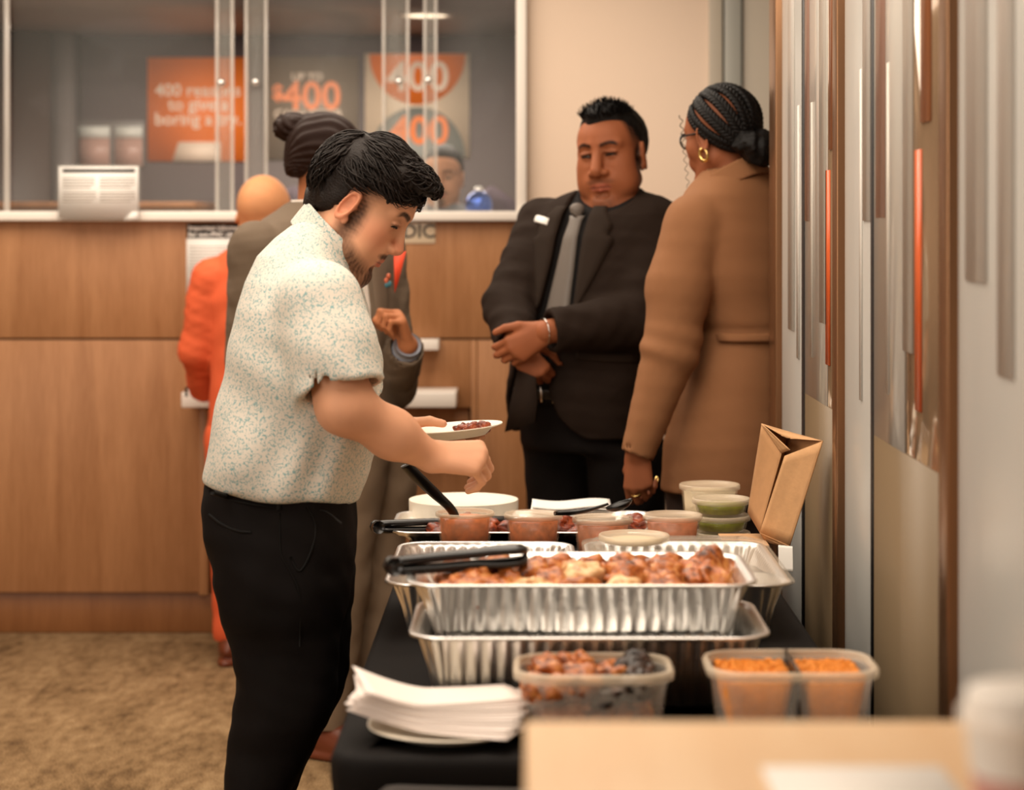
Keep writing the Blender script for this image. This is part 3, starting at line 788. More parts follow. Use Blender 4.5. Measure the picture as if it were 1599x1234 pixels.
c2b = container('milky container of orange rice split in two, nearest the partition', c2, 0.238, 0.175, 0.096)
M['rice'] = mat('orange_rice', srgb(232, 142, 34), 0.6, bump=0.6, bscale=160, vary=0.12, vscale=120)
for s, w_ in ((-1, .0515), (1, .0455)):
    xm = c2[0] + (-.0515 if s < 0 else .0535)
    q, nr = rrect(w_, .072, .022, 60)
    RS = []
    for off, z in ((-.016, .007), (-.010, .03), (-.001, .078), (-.006, .082), (-.03, .084)):
        p = q + nr*off
        RS.append(np.stack([p[:, 0] + xm, p[:, 1] + c2[1], np.full(60, z + c2[2])], 1))
    bed = rings('rice_block', RS, M['rice'], c2b)
    # loose grains on the surface, nobody could count them
    rg = np.random.default_rng(31 + s)
    gv, gq = boxv(-.0035, .0035, -.0011, .0011, -.0010, .0010)
    parts = []
    for i in range(900):
        a, b_ = rg.uniform(0, 6.3), rg.normal(0, .35)
        ca, sa, cb, sb = math.cos(a), math.sin(a), math.cos(b_), math.sin(b_)
        v = np.stack([gv[:, 0]*cb - gv[:, 2]*sb, gv[:, 1], gv[:, 0]*sb + gv[:, 2]*cb], 1)
        v = np.stack([v[:, 0]*ca - v[:, 1]*sa, v[:, 0]*sa + v[:, 1]*ca, v[:, 2]], 1)
        parts.append((v + np.array([xm + rg.uniform(-1, 1)*(w_-.004), c2[1] + rg.uniform(-1, 1)*.064, c2[2] + .0835 + rg.uniform(0, .002)]), gq))
    v, f = joinm(parts)
    g = mesh_np('rice_grains', v, f, M['rice'], bed); g['kind'] = 'stuff'
box('divider', c2[0] + .0015, c2[0] + .0055, c2[1] - .074, c2[1] + .079, c2[2] + .03, c2[2] + .0985, M['black_plastic'], c2b, .001)

# ---- kraft paper bag leaning on the partition
dbg = 4.36
kb = empty('kraft_box', 'low brown kraft box under the paper bag', 'box', (0.47, 4.45, ZT))
box('box_body', 0.405, 0.49, 4.36, 4.52, ZT + .001, ZT + .058, M['kraft'], kb, .002)
box('box_lid', 0.403, 0.492, 4.358, 4.522, ZT + .0585, ZT + .062, M['kraft'], kb, .001)
bg = empty('paper_bag', 'open brown paper bag leaning against the glazed partition', 'bag', tuple(P(1200, 845, dbg)))
b0 = [P(1186, 832, dbg + .07), P(1167, 800, dbg + .16), P(1222, 812, dbg + .20), P(1233, 853, dbg)]     # foot: near-left, far-left, far-right, near-right
t0 = [P(1225, 712, dbg + .03), P(1189, 662, dbg + .14), P(1229, 674, dbg + .16), P(1285, 689, dbg - .02)]
M['kraft_in'] = mat('kraft_inside', srgb(178, 132, 88), 0.85, vary=0.05, vscale=60)
def panel(name, a, b_, c_, d_, m, th=0.0012):
    V = np.array([a, b_, c_, d_]); nrm = np.cross(V[1]-V[0], V[3]-V[0]); nrm /= np.linalg.norm(nrm)
    # crease grid with slight crumple
    N = 10
    u, v = np.meshgrid(np.linspace(0, 1, N), np.linspace(0, 1, N), indexing='ij')
    S = ((1-u)*(1-v))[..., None]*V[0] + (u*(1-v))[..., None]*V[1] + (u*v)[..., None]*V[2] + ((1-u)*v)[..., None]*V[3]
    bump_ = (np.sin(u*9 + v*4)*np.sin(v*7 - u*3)*u*(1-u)*v*(1-v)*16*.0015)[..., None]*nrm
    top = (S + bump_).reshape(-1, 3); bot = top - nrm*th
    idx = np.arange(N*N).reshape(N, N); n = N*N
    q = np.stack([idx[:-1, :-1], idx[1:, :-1], idx[1:, 1:], idx[:-1, 1:]], -1).reshape(-1, 4)
    Q = [q, q[:, ::-1] + n]
    for e in (idx[:, 0], idx[-1, :], idx[::-1, -1], idx[0, ::-1]):
        Q.append(np.stack([e[1:], e[:-1], e[:-1] + n, e[1:] + n], 1))
    return mesh_np(name, np.concatenate([top, bot]), np.concatenate(Q), m, bg)
panel('front_panel', b0[0], b0[3], t0[3], t0[0], M['kraft'])
panel('side_panel', b0[1], b0[0] + (0, .002, 0), t0[0] + (0, .05, 0), t0[1], M['kraft_in'])
panel('back_panel', b0[2], b0[1], t0[1], t0[2], M['kraft_in'])
panel('side_panel', b0[3], b0[2], t0[2], t0[3], M['kraft_in'])
panel('fold_flap', t0[1], t0[1] + (0.004, -.01, -.002), t0[0] + (0.012, .0, .012), t0[0] + (0.0, .05, .0), M['kraft'])
panel('top_flap', t0[1] + (0, 0, .001), P(1228, 684, dbg + .08), t0[3] + (0, 0, .001), t0[2] + (0, 0, .001), M['kraft'])
panel('foot_fold', b0[0] + (0, -.001, 0), b0[0] + (.012, -.002, -.020), b0[3] + (.001, -.002, -.004), b0[3] + (0, -.001, 0), M['kraft_in'])
o = sheet('paper_slip', tuple(P(1227, 872, 4.12)), 0.028, 0.05, 0.3, M['paper'], 'small white paper slip poking out behind the clear lid', 'paper', None, seed=3, wav=.001, tilt=(0, .0))
o.rotation_euler = (R(62), R(22), 0)

# ---- foreground desk
M['desk'] = wood('pale_desk', srgb(246, 210, 166), srgb(238, 196, 148), 'Y', 1.2)
dk = empty('desk', 'pale wooden desk in the foreground', 'desk', (0.2, 1.4, 0))
ZD = 1.03
box('desk_top', 0.0, 0.42, 0.95, 1.83, ZD - .03, ZD, M['desk'], dk, .004)
for x0_, x1_ in ((0.02, 0.04), (0.38, 0.40)):
    box('side_panel', x0_, x1_, 0.98, 1.80, 0, ZD - .03, M['desk'], dk, .002)
box('modesty_panel', 0.04, 0.38, 1.76, 1.78, 0.1, ZD - .03, M['desk'], dk)
o = box('paper_sheet', cx(1190, 1.66), cx(1470, 1.66), 1.36, 1.665, ZD + .0005, ZD + .0025, M['paper'])
tag(o, 'white sheet of paper lying on the pale desk', 'paper')
cp = empty('paper_cup', 'blurred white paper cup at the edge of the desk', 'cup', (0.336, 1.45, ZD))
cc = (0.336, 1.45, ZD + .0005)
lathe('cup_wall', [(.030, 0), (.031, .001), (.041, .085), (.043, .086), (.043, .09), (.040, .09), (.030, .003)], M['paper'], cp, 40, True, True, cc)
lathe('cup_lid', [(.0435, .084), (.0445, .086), (.0445, .093), (.041, .096), (.040, .106), (.037, .108), (.01, .107)], M['white'], cp, 40, False, True, cc)
M['redband'] = mat('faded_red_print', srgb(196, 140, 128), 0.6)
lathe('printed_band', [(.0347, .032), (.0372, .052)], M['redband'], cp, 40, False, False, cc)

# ---- things behind the glass
og = empty('glass_ornament', 'shiny blue mirrored globe on the sill behind the glass', 'ornament', tuple(P(748, 330, 8.0)))
M['blue'] = mat('blue_mirror', srgb(28, 78, 170), 0.12, 0.7, coat=0.8)
oc = P(748, 320, 8.0)
V, T = ICO3
mesh_np('globe', V * .053 + oc, None, M['blue'], og, tri=T)
lathe('collar', [(.018, .048), (.018, .06), (.012, .066), (.004, .067)], M['chrome'], og, 20, True, True, tuple(oc))
M['purple'] = mat('dark_purple_fabric', srgb(58, 40, 54), 0.7)
for px, lab in ((458, 'dark purple chair back beside the bald visitor, behind the glass'), (768, 'dark purple chair back behind the blue globe')):
    d = 9.45
    t = empty('office_chair', lab, 'chair', (cx(px, d), d, 0), 'purple office chairs behind the glass')
    top = cz(290, d)
    RS = []
    for k in range(9):
        a = k/8
        z = top - 0.62*(1-a)
        wd = 0.145*math.sqrt(max(1e-3, 1 - max(0, (a - .72)/.28)**2)) * (0.86 + .14*a)
        RS.append(np.stack([cx(px, d) + wd*np.cos(np.arange(28)*2*math.pi/28), d + .04*np.sin(np.arange(28)*2*math.pi/28), np.full(28, z)], 1))
    rings('backrest', RS, M['purple'], t)
    zs_ = top - .72
    v, f = tube([(cx(px, d), d - .02, top - .3), (cx(px, d), d - .03, zs_), (cx(px, d), d - .2, zs_)], .018, 10); mesh_np('back_bar', v, f, M['black_plastic'], t)
    rings('seat', [np.stack([cx(px, d) + .22*s*np.cos(np.arange(28)*2*math.pi/28), d - .2 + .21*s*np.sin(np.arange(28)*2*math.pi/28), np.full(28, zs_ + z_)], 1) for s, z_ in ((.8, -.03), (1, -.015), (1, .015), (.9, .04), (.3, .045))], M['purple'], t)
    v, f = tube([(cx(px, d), d - .2, zs_ - .02), (cx(px, d), d - .2, .08)], .03, 12); mesh_np('gas_column', v, f, M['black_plastic'], t)
    for q_ in range(5):
        a = q_*2*math.pi/5
        v, f = tube([(cx(px, d), d - .2, .09), (cx(px, d) + .28*math.cos(a), d - .2 + .28*math.sin(a), .03)], [.02, .016], 8); mesh_np('leg', v, f, M['black_plastic'], t)
# ------------------------------------------------------------------ figures: signed distance fields meshed with surface nets
f32 = np.float32
def V3(*a): return np.array(a, f32)
def smin(a, b, k):
    h = np.clip(0.5 + 0.5*(b - a)/k, 0, 1)
    return b + (a - b)*h - k*h*(1 - h)
def smax(a, b, k): return -smin(-a, -b, k)
def cap(p, a, b, ra, rb=None):
    rb = ra if rb is None else rb
    a = np.asarray(a, f32); b = np.asarray(b, f32)
    ba = b - a
    t = np.clip(((p - a) @ ba) / (ba @ ba), 0, 1)
    return np.linalg.norm(p - a - t[:, None]*ba, axis=1) - (ra + t*(rb - ra))
def ell(p, c, r):
    q = (p - np.asarray(c, f32)); r = np.asarray(r, f32)
    k0 = np.linalg.norm(q/r, axis=1); k1 = np.linalg.norm(q/(r*r), axis=1) + 1e-9
    return k0*(k0 - 1)/k1
def sph(p, c, r): return np.linalg.norm(p - np.asarray(c, f32), axis=1) - r
def limb(p, pts, rad, k=0.02):
    d = None
    for i in range(len(pts) - 1):
        e = cap(p, pts[i], pts[i+1], rad[i], rad[i+1])
        d = e if d is None else smin(d, e, k)
    return d
def loft(p, rows, fwd=(1, 0), n=2.3, smooth=0.0):
    """rows of (z, cx, cy, half along fwd, half across); fwd is a horizontal unit vector"""
    T = np.array(sorted(rows), f32); z = p[:, 2]
    zz = np.clip(z, T[0, 0], T[-1, 0])
    c = np.stack([np.interp(zz, T[:, 0], T[:, 1]), np.interp(zz, T[:, 0], T[:, 2])], 1)
    a = np.interp(zz, T[:, 0], T[:, 3]); b = np.interp(zz, T[:, 0], T[:, 4])
    q = p[:, :2] - c
    u = q @ np.asarray(fwd, f32); v = q @ np.array([-fwd[1], fwd[0]], f32)
    g = ((np.abs(u)/a)**n + (np.abs(v)/b)**n + 1e-12)**(1/n)
    d = (g - 1)*np.minimum(a, b)
    dz = np.maximum(T[0, 0] - z, z - T[-1, 0])
    return smax(d, dz, 0.02)
def near(p, c, r, fn, far=0.03):
    """fn only inside a ball, a plain distance outside it"""
    d = np.linalg.norm(p - np.asarray(c, f32), axis=1) - r
    out = (d + far).astype(f32)
    m = d < far
    if m.any(): out[m] = fn(p[m])
    return out
def axis(lo, hi, step, fine=()):
    out = [lo]; x = lo
    while x < hi:
        s = step
        for a, b, st in fine:
            if a - st <= x < b: s = min(s, st)
        x += s; out.append(x)
    return np.array(out, f32)
def netmesh(fn, X, Y, Z, B=6, slack=1.5):
    nx, ny, nz = len(X), len(Y), len(Z)
    D = np.full((nx, ny, nz), 1.0, f32)
    bi = [np.arange(0, n, B) for n in (nx, ny, nz)]
    def cen(A, i): 
        lo = A[i]; hi = A[np.minimum(i + B, len(A) - 1)]; return (lo + hi)/2, (hi - lo)/2
    cxs, hxs = cen(X, bi[0]); cys, hys = cen(Y, bi[1]); czs, hzs = cen(Z, bi[2])
    G = np.stack(np.meshgrid(cxs, cys, czs, indexing='ij'), -1).reshape(-1, 3).astype(f32)
    Hd = np.sqrt(hxs[:, None, None]**2 + hys[None, :, None]**2 + hzs[None, None, :]**2).reshape(-1)
    dc = fn(G)
    act = np.abs(dc) < Hd*slack + 0.012
    sh = (len(bi[0]), len(bi[1]), len(bi[2]))
    sgn = np.where(dc < 0, -1.0, 1.0).astype(f32).reshape(sh)
    D[:] = np.repeat(np.repeat(np.repeat(sgn, B, 0)[:nx], B, 1)[:, :ny], B, 2)[:, :, :nz]
    A = np.repeat(np.repeat(np.repeat(act.reshape(sh), B, 0)[:nx], B, 1)[:, :ny], B, 2)[:, :, :nz]
    I = np.argwhere(A)
    pts = np.stack([X[I[:, 0]], Y[I[:, 1]], Z[I[:, 2]]], 1)
    vals = np.empty(len(pts), f32)
    CH = 200000
    for k in range(0, len(pts), CH): vals[k:k+CH] = fn(pts[k:k+CH])
    D[I[:, 0], I[:, 1], I[:, 2]] = vals
    S = D < 0
    C = np.zeros((nx-1, ny-1, nz-1), np.int8)
    for a in (0, 1):
        for b in (0, 1):
            for c in (0, 1):
                C += S[a:nx-1+a, b:ny-1+b, c:nz-1+c]
    mix = (C > 0) & (C < 8)
    ID = np.full(mix.shape, -1, np.int32)
    J = np.argwhere(mix); ID[mix] = np.arange(len(J))
    acc = np.zeros((len(J), 3), f32); cnt = np.zeros(len(J), f32)
    cs = [(a, b, c) for a in (0, 1) for b in (0, 1) for c in (0, 1)]
    for i0 in range(8):
        for i1 in range(i0 + 1, 8):
            a, b = cs[i0], cs[i1]
            if sum(abs(a[k] - b[k]) for k in range(3)) != 1: continue
            ia = J + np.array(a); ib = J + np.array(b)
            va = D[ia[:, 0], ia[:, 1], ia[:, 2]]; vb = D[ib[:, 0], ib[:, 1], ib[:, 2]]
            m = (va < 0) != (vb < 0)
            t = (va[m]/(va[m] - vb[m]))[:, None]
            pa = np.stack([X[ia[m, 0]], Y[ia[m, 1]], Z[ia[m, 2]]], 1); pb = np.stack([X[ib[m, 0]], Y[ib[m, 1]], Z[ib[m, 2]]], 1)
            acc[m] += pa + (pb - pa)*t; cnt[m] += 1
    Vv = acc/np.maximum(cnt, 1)[:, None]
    Q = []
    for ax in range(3):
        s0 = [slice(None)]*3; s1 = [slice(None)]*3
        s0[ax] = slice(0, -1); s1[ax] = slice(1, None)
        ch = S[tuple(s0)] != S[tuple(s1)]
        E = np.argwhere(ch)
        o1, o2 = [(1, 2), (2, 0), (0, 1)][ax]
        E = E[(E[:, o1] > 0) & (E[:, o2] > 0) & (E[:, o1] < D.shape[o1]-1) & (E[:, o2] < D.shape[o2]-1)]
        inside = S[E[:, 0], E[:, 1], E[:, 2]]
        def cell(d1, d2):
            e = E.copy(); e[:, o1] += d1; e[:, o2] += d2
            return ID[e[:, 0], e[:, 1], e[:, 2]]
        q = np.stack([cell(-1, -1), cell(0, -1), cell(0, 0), cell(-1, 0)], 1)
        q[~inside] = q[~inside][:, ::-1]
        Q.append(q)
    Q = np.concatenate(Q)
    return Vv, Q[(Q >= 0).all(1)]
def bounds(fn, lo, hi, n=40):
    G = [np.linspace(lo[i], hi[i], n, dtype=f32) for i in range(3)]
    return G
def sdf_obj(name, fn, X, Y, Z, m, parent, colf=None, smooth_it=0):
    Vv, Q = netmesh(fn, X, Y, Z)
    for _ in range(smooth_it):
        s = np.zeros_like(Vv); c = np.zeros(len(Vv), f32)
        for i in range(4):
            a, b = Q[:, i], Q[:, (i+1) % 4]
            np.add.at(s, a, Vv[b]); np.add.at(c, a, 1)
        Vv = Vv*0.5 + 0.5*s/np.maximum(c, 1)[:, None]
    return mesh_np(name, Vv, Q, m, parent, True, col=None if colf is None else colf(Vv))
def batch_tubes(Pt, rad, n=4):
    """Pt (S,K,3), rad (S,K)"""
    S, K, _ = Pt.shape
    t = np.gradient(Pt, axis=1); t /= np.linalg.norm(t, axis=2, keepdims=True) + 1e-9
    ref = np.where(np.abs(t[..., 2:3]) < 0.85, np.array([0, 0, 1.0]), np.array([1.0, 0, 0]))
    u = np.cross(t, ref); u /= np.linalg.norm(u, axis=2, keepdims=True) + 1e-9
    v = np.cross(u, t)
    a = np.arange(n)*2*math.pi/n
    V = Pt[:, :, None] + rad[:, :, None, None]*(np.cos(a)[None, None, :, None]*u[:, :, None] + np.sin(a)[None, None, :, None]*v[:, :, None])
    i = np.arange(n); j = (i + 1) % n
    k = np.arange(K-1)[:, None]
    q = np.stack([k*n + i, k*n + j, (k+1)*n + j, (k+1)*n + i], -1).reshape(-1, 4)
    Q = (np.arange(S)[:, None, None]*K*n + q[None]).reshape(-1, 4)
    return V.reshape(-1, 3), Q
def basis(fwd, up):
    f = np.asarray(fwd, float); f /= np.linalg.norm(f)
    l = np.cross(up, f); l /= np.linalg.norm(l)
    return np.stack([f, l, np.cross(f, l)], 1).astype(f32)      # columns: forward, left, up
def head_axes(yaw, pitch, roll=0.0):
    """yaw 0 faces +X, 90 faces +Y (away); pitch > 0 looks down; roll > 0 tips towards the left ear"""
    cy, sy, cp, sp = math.cos(R(yaw)), math.sin(R(yaw)), math.cos(R(pitch)), math.sin(R(pitch))
    f = np.array([cy*cp, sy*cp, -sp]); l = np.array([-sy, cy, 0]); u = np.cross(f, l)
    cr, sr = math.cos(R(roll)), math.sin(R(roll))
    l2 = l*cr - u*sr; u2 = u*cr + l*sr
    return np.stack([f, l2, u2], 1).astype(f32)
class Head:
    def __init__(s, o, A, scale=1.0, fat=0.0, wide=1.0, eye_open=0.35, jaw=1.0, nose=1.0, ears=True, tall=1.0):
        s.tall = tall
        s.o, s.A, s.k, s.fat, s.wide, s.eo, s.jaw, s.nose, s.ears = np.asarray(o, f32), A, scale, fat, wide, eye_open, jaw, nose, ears
    def loc(s, p):
        q = ((p - s.o) @ s.A)/s.k
        q[:, 1] /= s.wide
        if s.tall != 1: q[:, 2] = np.where(q[:, 2] < .02, .02 + (q[:, 2] - .02)/s.tall, q[:, 2])
        return q
    def world(s, q):
        q = np.array(q, float).reshape(-1, 3).copy(); q[:, 1] *= s.wide
        if s.tall != 1: q[:, 2] = np.where(q[:, 2] < .02, .02 + (q[:, 2] - .02)*s.tall, q[:, 2])
        return (q*s.k) @ s.A.T.astype(float) + s.o
    def sdf(s, p): return s.local(s.loc(p))*s.k*0.95
    def local(s, q):
        y = q.copy(); y[:, 1] = np.abs(y[:, 1]); ft = s.fat; p = y
        d = smin(ell(p, (-.004, 0, .040), (.095, .075, .090)), ell(p, (.028, 0, .042), (.063, .064, .062)), .03)
        d = smin(d, ell(p, (.036, 0, -.022), (.055, .056 + .010*ft, .076)), .025)
        j = s.jaw
        d = smin(d, cap(p, (.004, .045 + .006*ft, -.050), (.066, .016, -.092), .019 + .003*ft, .019), .022)
        d = smin(d, cap(p, (.080, 0, -.094), (.078, .010, -.094), .019*j), .018)
        d = smin(d, sph(p, (.056, .043, -.014), .024 + .003*ft), .025)
        if ft: 
            d = smin(d, sph(p, (.050, .042, -.054), .030 + .006*ft), .03)
            d = smin(d, ell(p, (.035, 0, -.112), (.052, .056, .030*ft + .004)), .025)
        d = smin(d, cap(p, (.089, .010, .036), (.074, .046, .034), .0085), .014)
        d = smax(d, -sph(p, (.104, .031, .013), .019), .014)
        d = smin(d, cap(p, (.077, 0, -.046), (.077, .020, -.048), .021), .016)      # muzzle
        # eyeball under the lids and the slit between them
        e = sph(p, (.0755, .0315, .014), .0150)
        d = smin(d, e, .005)
        zc = .0145 - .0045*(1 - s.eo)
        slit = ell(p, (.092, .0315, zc), (.012, .0125, .0010 + .0050*s.eo))
        d = smax(d, -slit, .0015)
        d = smin(d, cap(p, (.093, .016, .0195), (.086, .047, .016), .0022), .004)   # upper lid fold
        # nose
        n = s.nose
        ns = cap(p, (.090, 0, .022), (.111, 0, -.022), .0075*n, .0105*n)
        ns = smin(ns, ell(p, (.102, .0115*n, -.0275), (.010, .0075*n, .0075)), .007)
        ns = smin(ns, ell(p, (.097, 0, -.030), (.014, .009, .006)), .006)
        d = smin(d, ns, .010)
        d = smax(d, -ell(p, (.106, .0070*n, -.0375), (.005, .0035, .005)), .002)
        # lips
        d = smin(d, cap(p, (.0968, .003, -.0535), (.082, .0275, -.0575), .0052, .0022), .005)
        d = smin(d, cap(p, (.0950, 0, -.0650), (.083, .022, -.0600), .0060, .0022), .005)
        d = smax(d, -cap(p, (.106, 0, -.0592), (.088, .029, -.0582), .0017), .0025)
        d = smax(d, -cap(p, (.099, 0, -.077), (.092, .012, -.076), .0055), .008)   # crease under the lip
        if s.ears:
            c, sn = math.cos(.27), math.sin(.27)
            ex, ey, ez = p[:, 0] - .006, p[:, 1] - .0770, p[:, 2] - .0
            u = ex*c + ey*sn; w_ = -ex*sn + ey*c
            u = u - ez*.18 + .002
            r = np.sqrt((u/.0122)**2 + ((ez)/.0270)**2)
            rim = np.sqrt(((r - 1)*.021)**2 + (w_ - .004)**2) - .0043
            disc = np.maximum((r - 1)*.018, np.abs(w_ + .003) - .0035)
            anti = np.sqrt(((r - .58)*.021)**2 + (w_ + .0005)**2) - .0032
            anti = np.maximum(anti, u - .006)
            er = smin(smin(rim, disc, .004), anti, .003)
            er = smin(er, ell(p, (.012, .0760, -.0255), (.007, .005, .009)), .006)
            er = smin(er, cap(p, (.016, .071, .000), (.017, .0745, .002), .0045), .004)
            d = smin(d, er, .005)
        return d
    def eyes(s, m, parent, name='eye', iris=(60, 36, 20)):
        for sg in (1, -1):
            V, T = ICO3
            c = np.array([.0755, .0315*sg, .014])
            q = V*.0140 + c
            col = np.tile(np.array(srgb(186, 168, 154)), (len(V), 1))
            dirv = np.array([.86, -.05*sg, -.50]); dirv /= np.linalg.norm(dirv)
            a = V @ dirv
            col[a > .84] = srgb(*iris); col[a > .955] = srgb(12, 8, 6)
            mesh_np(name, s.world(q), None, m, parent, True, col=col, tri=T)
def lashes(H, parent):
    for sg in (1, -1):
        zc = .0145 - .0045*(1 - H.eo)
        pts = [(.0815, .0460*sg, zc - .003), (.0868, .0405*sg, zc + .0002), (.0902, .0325*sg, zc + .0008), (.0905, .0250*sg, zc - .0002), (.0885, .0190*sg, zc - .002)]
        v, f = tube(H.world(curve_pts(pts, 14)), np.array([.0006] + [.0017]*12 + [.0008])*H.k, 6)
        mesh_np('eyelash', v, f, M['hair_k'], parent)
def lerp(a, b, t): return a + (b - a)*t[..., None]
def paint(base, *layers):
    """layers of (mask 0..1, colour)"""
    c = base
    for m, k in layers: c = lerp(c, np.asarray(k, f32), np.clip(m, 0, 1).astype(f32))
    return c
def blob(q, c, r, soft=.35):
    g = np.linalg.norm((q - np.asarray(c, f32))/np.asarray(r, f32), axis=1)
    return np.clip((1 - g)/soft + .5, 0, 1)
def sn(q, k, seed=0):
    rg = np.random.default_rng(seed); o = np.zeros(len(q), f32)
    for i in range(4):
        w = rg.normal(0, 1, 3)*k*(1 + i*.6); o += np.sin(q @ w.astype(f32) + rg.uniform(0, 6))/(1 + .5*i)
    return o/2.2
def skin_col(H, base, brow=None, lip=None, beard=None, beard_a=0.0, fade=None, fade_a=0.0, redden=None, lash=True, beardshape='full', jam=.7):
    def fn(V):
        q = H.loc(V.astype(f32)); y = np.abs(q[:, 1]); s = q.copy(); s[:, 1] = y
        b = np.tile(np.asarray(base, f32), (len(V), 1))
        b = b*(1 + .05*sn(V, 45, 3))[:, None]
        inhead = blob(q, (0, 0, 0), (.16, .13, .18), .1)
        L = []
        if redden is not None:
            L += [(.45*blob(s, (.062, .045, -.018), (.03, .03, .028), .9)*inhead, redden), (.5*blob(s, (.112, 0, -.024), (.018, .018, .018), .8), redden), (.5*blob(s, (0, .082, .002), (.03, .02, .04), .5), redden)]
        if fade is not None:
            fm = np.clip((q[:, 2] + .012 - np.clip(q[:, 0] - .015, 0, 1)*.9)/.05, 0, 1)*np.clip((.058 - q[:, 0])/.016, 0, 1)
            fm2 = np.clip((-.02 - q[:, 0])/.03, 0, 1)*np.clip((q[:, 2] + .075)/.04, 0, 1)
            side = blob(s, (.022, .07, -.005), (.014, .03, .045), .8)      # sideburn
            L.append((fade_a*np.maximum(np.maximum(fm, fm2), side)*(1 + .25*sn(V, 420, 9))*inhead*np.clip((.079 - y)/.003, 0, 1), fade))
        if beard is not None:
            if beardshape == 'full':
                chin = blob(s, (.085, 0, -.096), (.036, .034, .026), .5)
                mous = blob(s, (.098, .012, -.0465), (.016, .024, .0062), .7)
                jawm = np.clip((-.030 - q[:, 2] - np.clip(q[:, 0] - .028, 0, 1)*.62)/.022, 0, 1)*np.clip((.098 - q[:, 0])/.012, 0, 1)*np.clip((q[:, 0] + .006)/.018, 0, 1)*np.clip((q[:, 2] + .135)/.02, 0, 1)
                side = blob(s, (.030, .066, -.028), (.016, .03, .045), .8)
                lipm = blob(s, (.100, .006, -.0595), (.014, .019, .0095), .4)
                L.append((beard_a*np.maximum.reduce([jam*jawm, .52*side, chin*.95, mous])*(1 - lipm)*(1 + .3*sn(V, 500, 5))*inhead, beard))
            else:
                chin = blob(s, (.088, 0, -.090), (.03, .026, .022), .6); mous = blob(s, (.098, .010, -.0465), (.016, .026, .0065), .7)
                L.append((beard_a*np.maximum(chin, mous)*(1 + .2*sn(V, 400, 5))*inhead, beard))
        if lip is not None: L.append((.75*blob(s, (.099, .004, -.0595), (.012, .024, .0092), .5), lip))
        L.append((.8*blob(s, (.097, .010, -.0592), (.014, .020, .0014), .8), np.asarray(base)*.25))
        if brow is not None:
            zb = .0335 + .006*np.sin(np.clip((y - .012)/.036, 0, 1)*2.4) - .012*np.clip(y - .04, 0, 1)/.01*.3
            bm = np.clip((.0058 - np.abs(q[:, 2] - zb))/.0025, 0, 1)*np.clip((y - .009)/.005, 0, 1)*np.clip((.054 - y)/.008, 0, 1)*(q[:, 0] > .05)
            L.append((.92*bm*(1 + .12*sn(V, 600, 2)), brow))
        if lash:
            lm = blob(s, (.089, .0320, .0128 + .003*H.eo), (.014, .0165, .0034), .7)*(q[:, 0] > .07)
            L.append((.92*lm, np.asarray(base)*.06))
            L.append((.28*blob(s, (.09, .031, .014), (.02, .022, .016), .9), np.asarray(base)*.55))
        return paint(b, *L)
    return fn
class Hand:
    """o wrist; fwd towards the fingers, thumb side, back of the hand; curls in degrees per finger (mcp, pip, dip)"""
    def __init__(s, o, fwd, thumb, back, curl=((30, 35, 20),)*4, spread=4, size=1.0, thumb_pose=((.75, .62, -.25), (.9, .35, -.25), (.95, .1, -.3))):
        s.o = np.asarray(o, float); f = np.asarray(fwd, float); f /= np.linalg.norm(f)
        t = np.asarray(thumb, float); t -= f*(t @ f); t /= np.linalg.norm(t)
        b = np.asarray(back, float); b -= f*(b @ f) + t*(b @ t); b /= np.linalg.norm(b)
        s.A = np.stack([f, t, b], 1); s.k = size; W = lambda v: s.o + s.A @ (np.asarray(v, float)*size)
        s.segs = []; s.mc = []
        kn = [(.090, .027, .004), (.094, .008, .007), (.089, -.011, .005), (.080, -.028, 0)]
        ln = [(.042, .026, .021), (.046, .030, .022), (.042, .028, .022), (.034, .021, .019)]
        rr = [.0093, .0095, .0090, .0080]
        s.tips = []
        for i in range(4):
            s.mc.append((W((.004, kn[i][1]*.62, .0)), W(kn[i]), .0145*size, .0118*size))
            p = np.array(kn[i]); a = 0.0; sp = R(spread*(1.4 - i))
            for k in range(3):
                a += R(curl[i][k])
                d = np.array([math.cos(a)*math.cos(sp), math.sin(sp)*math.cos(a), -math.sin(a)])
                q = p + d*ln[i][k]
                s.segs.append((W(p), W(q), rr[i]*(1.06 - .1*k)*size, rr[i]*(.98 - .12*k)*size)); p = q
            s.tips.append((W(p), s.A @ np.array([-math.sin(-a)*0 + math.sin(a), 0, math.cos(a)]), s.A @ d))
        p = np.array([.018, .022, -.006]); tl = (.042, .034, .027); tr = (.0150, .0115, .0100, .0082)
        s.th = []
        for k in range(3):
            d = np.array(thumb_pose[k], float); d /= np.linalg.norm(d)
            q = p + d*tl[k]; s.th.append((W(p), W(q), tr[k]*size, tr[k+1]*size)); p = q
        s.c = W((.085, 0, -.02))
    def sdf(s, p):
        d = None
        for a, b, r0, r1 in s.mc:
            e = cap(p, a, b, r0, r1); d = e if d is None else smin(d, e, .016*s.k)
        for i in range(4):
            f = None
            for a, b, r0, r1 in s.segs[3*i:3*i+3]:
                e = cap(p, a, b, r0, r1); f = e if f is None else smin(f, e, .003)
            d = smin(d, f, .0045)
        f = None
        for k, (a, b, r0, r1) in enumerate(s.th):
            e = cap(p, a, b, r0, r1); f = e if f is None else smin(f, e, .004)
        return smin(d, f, .010)
    def f(s, p): return near(p, s.c, .145*s.k, s.sdf)
def person(label, xy, group=None):
    return empty('person', label, 'person', (xy[0], xy[1], 0), group)
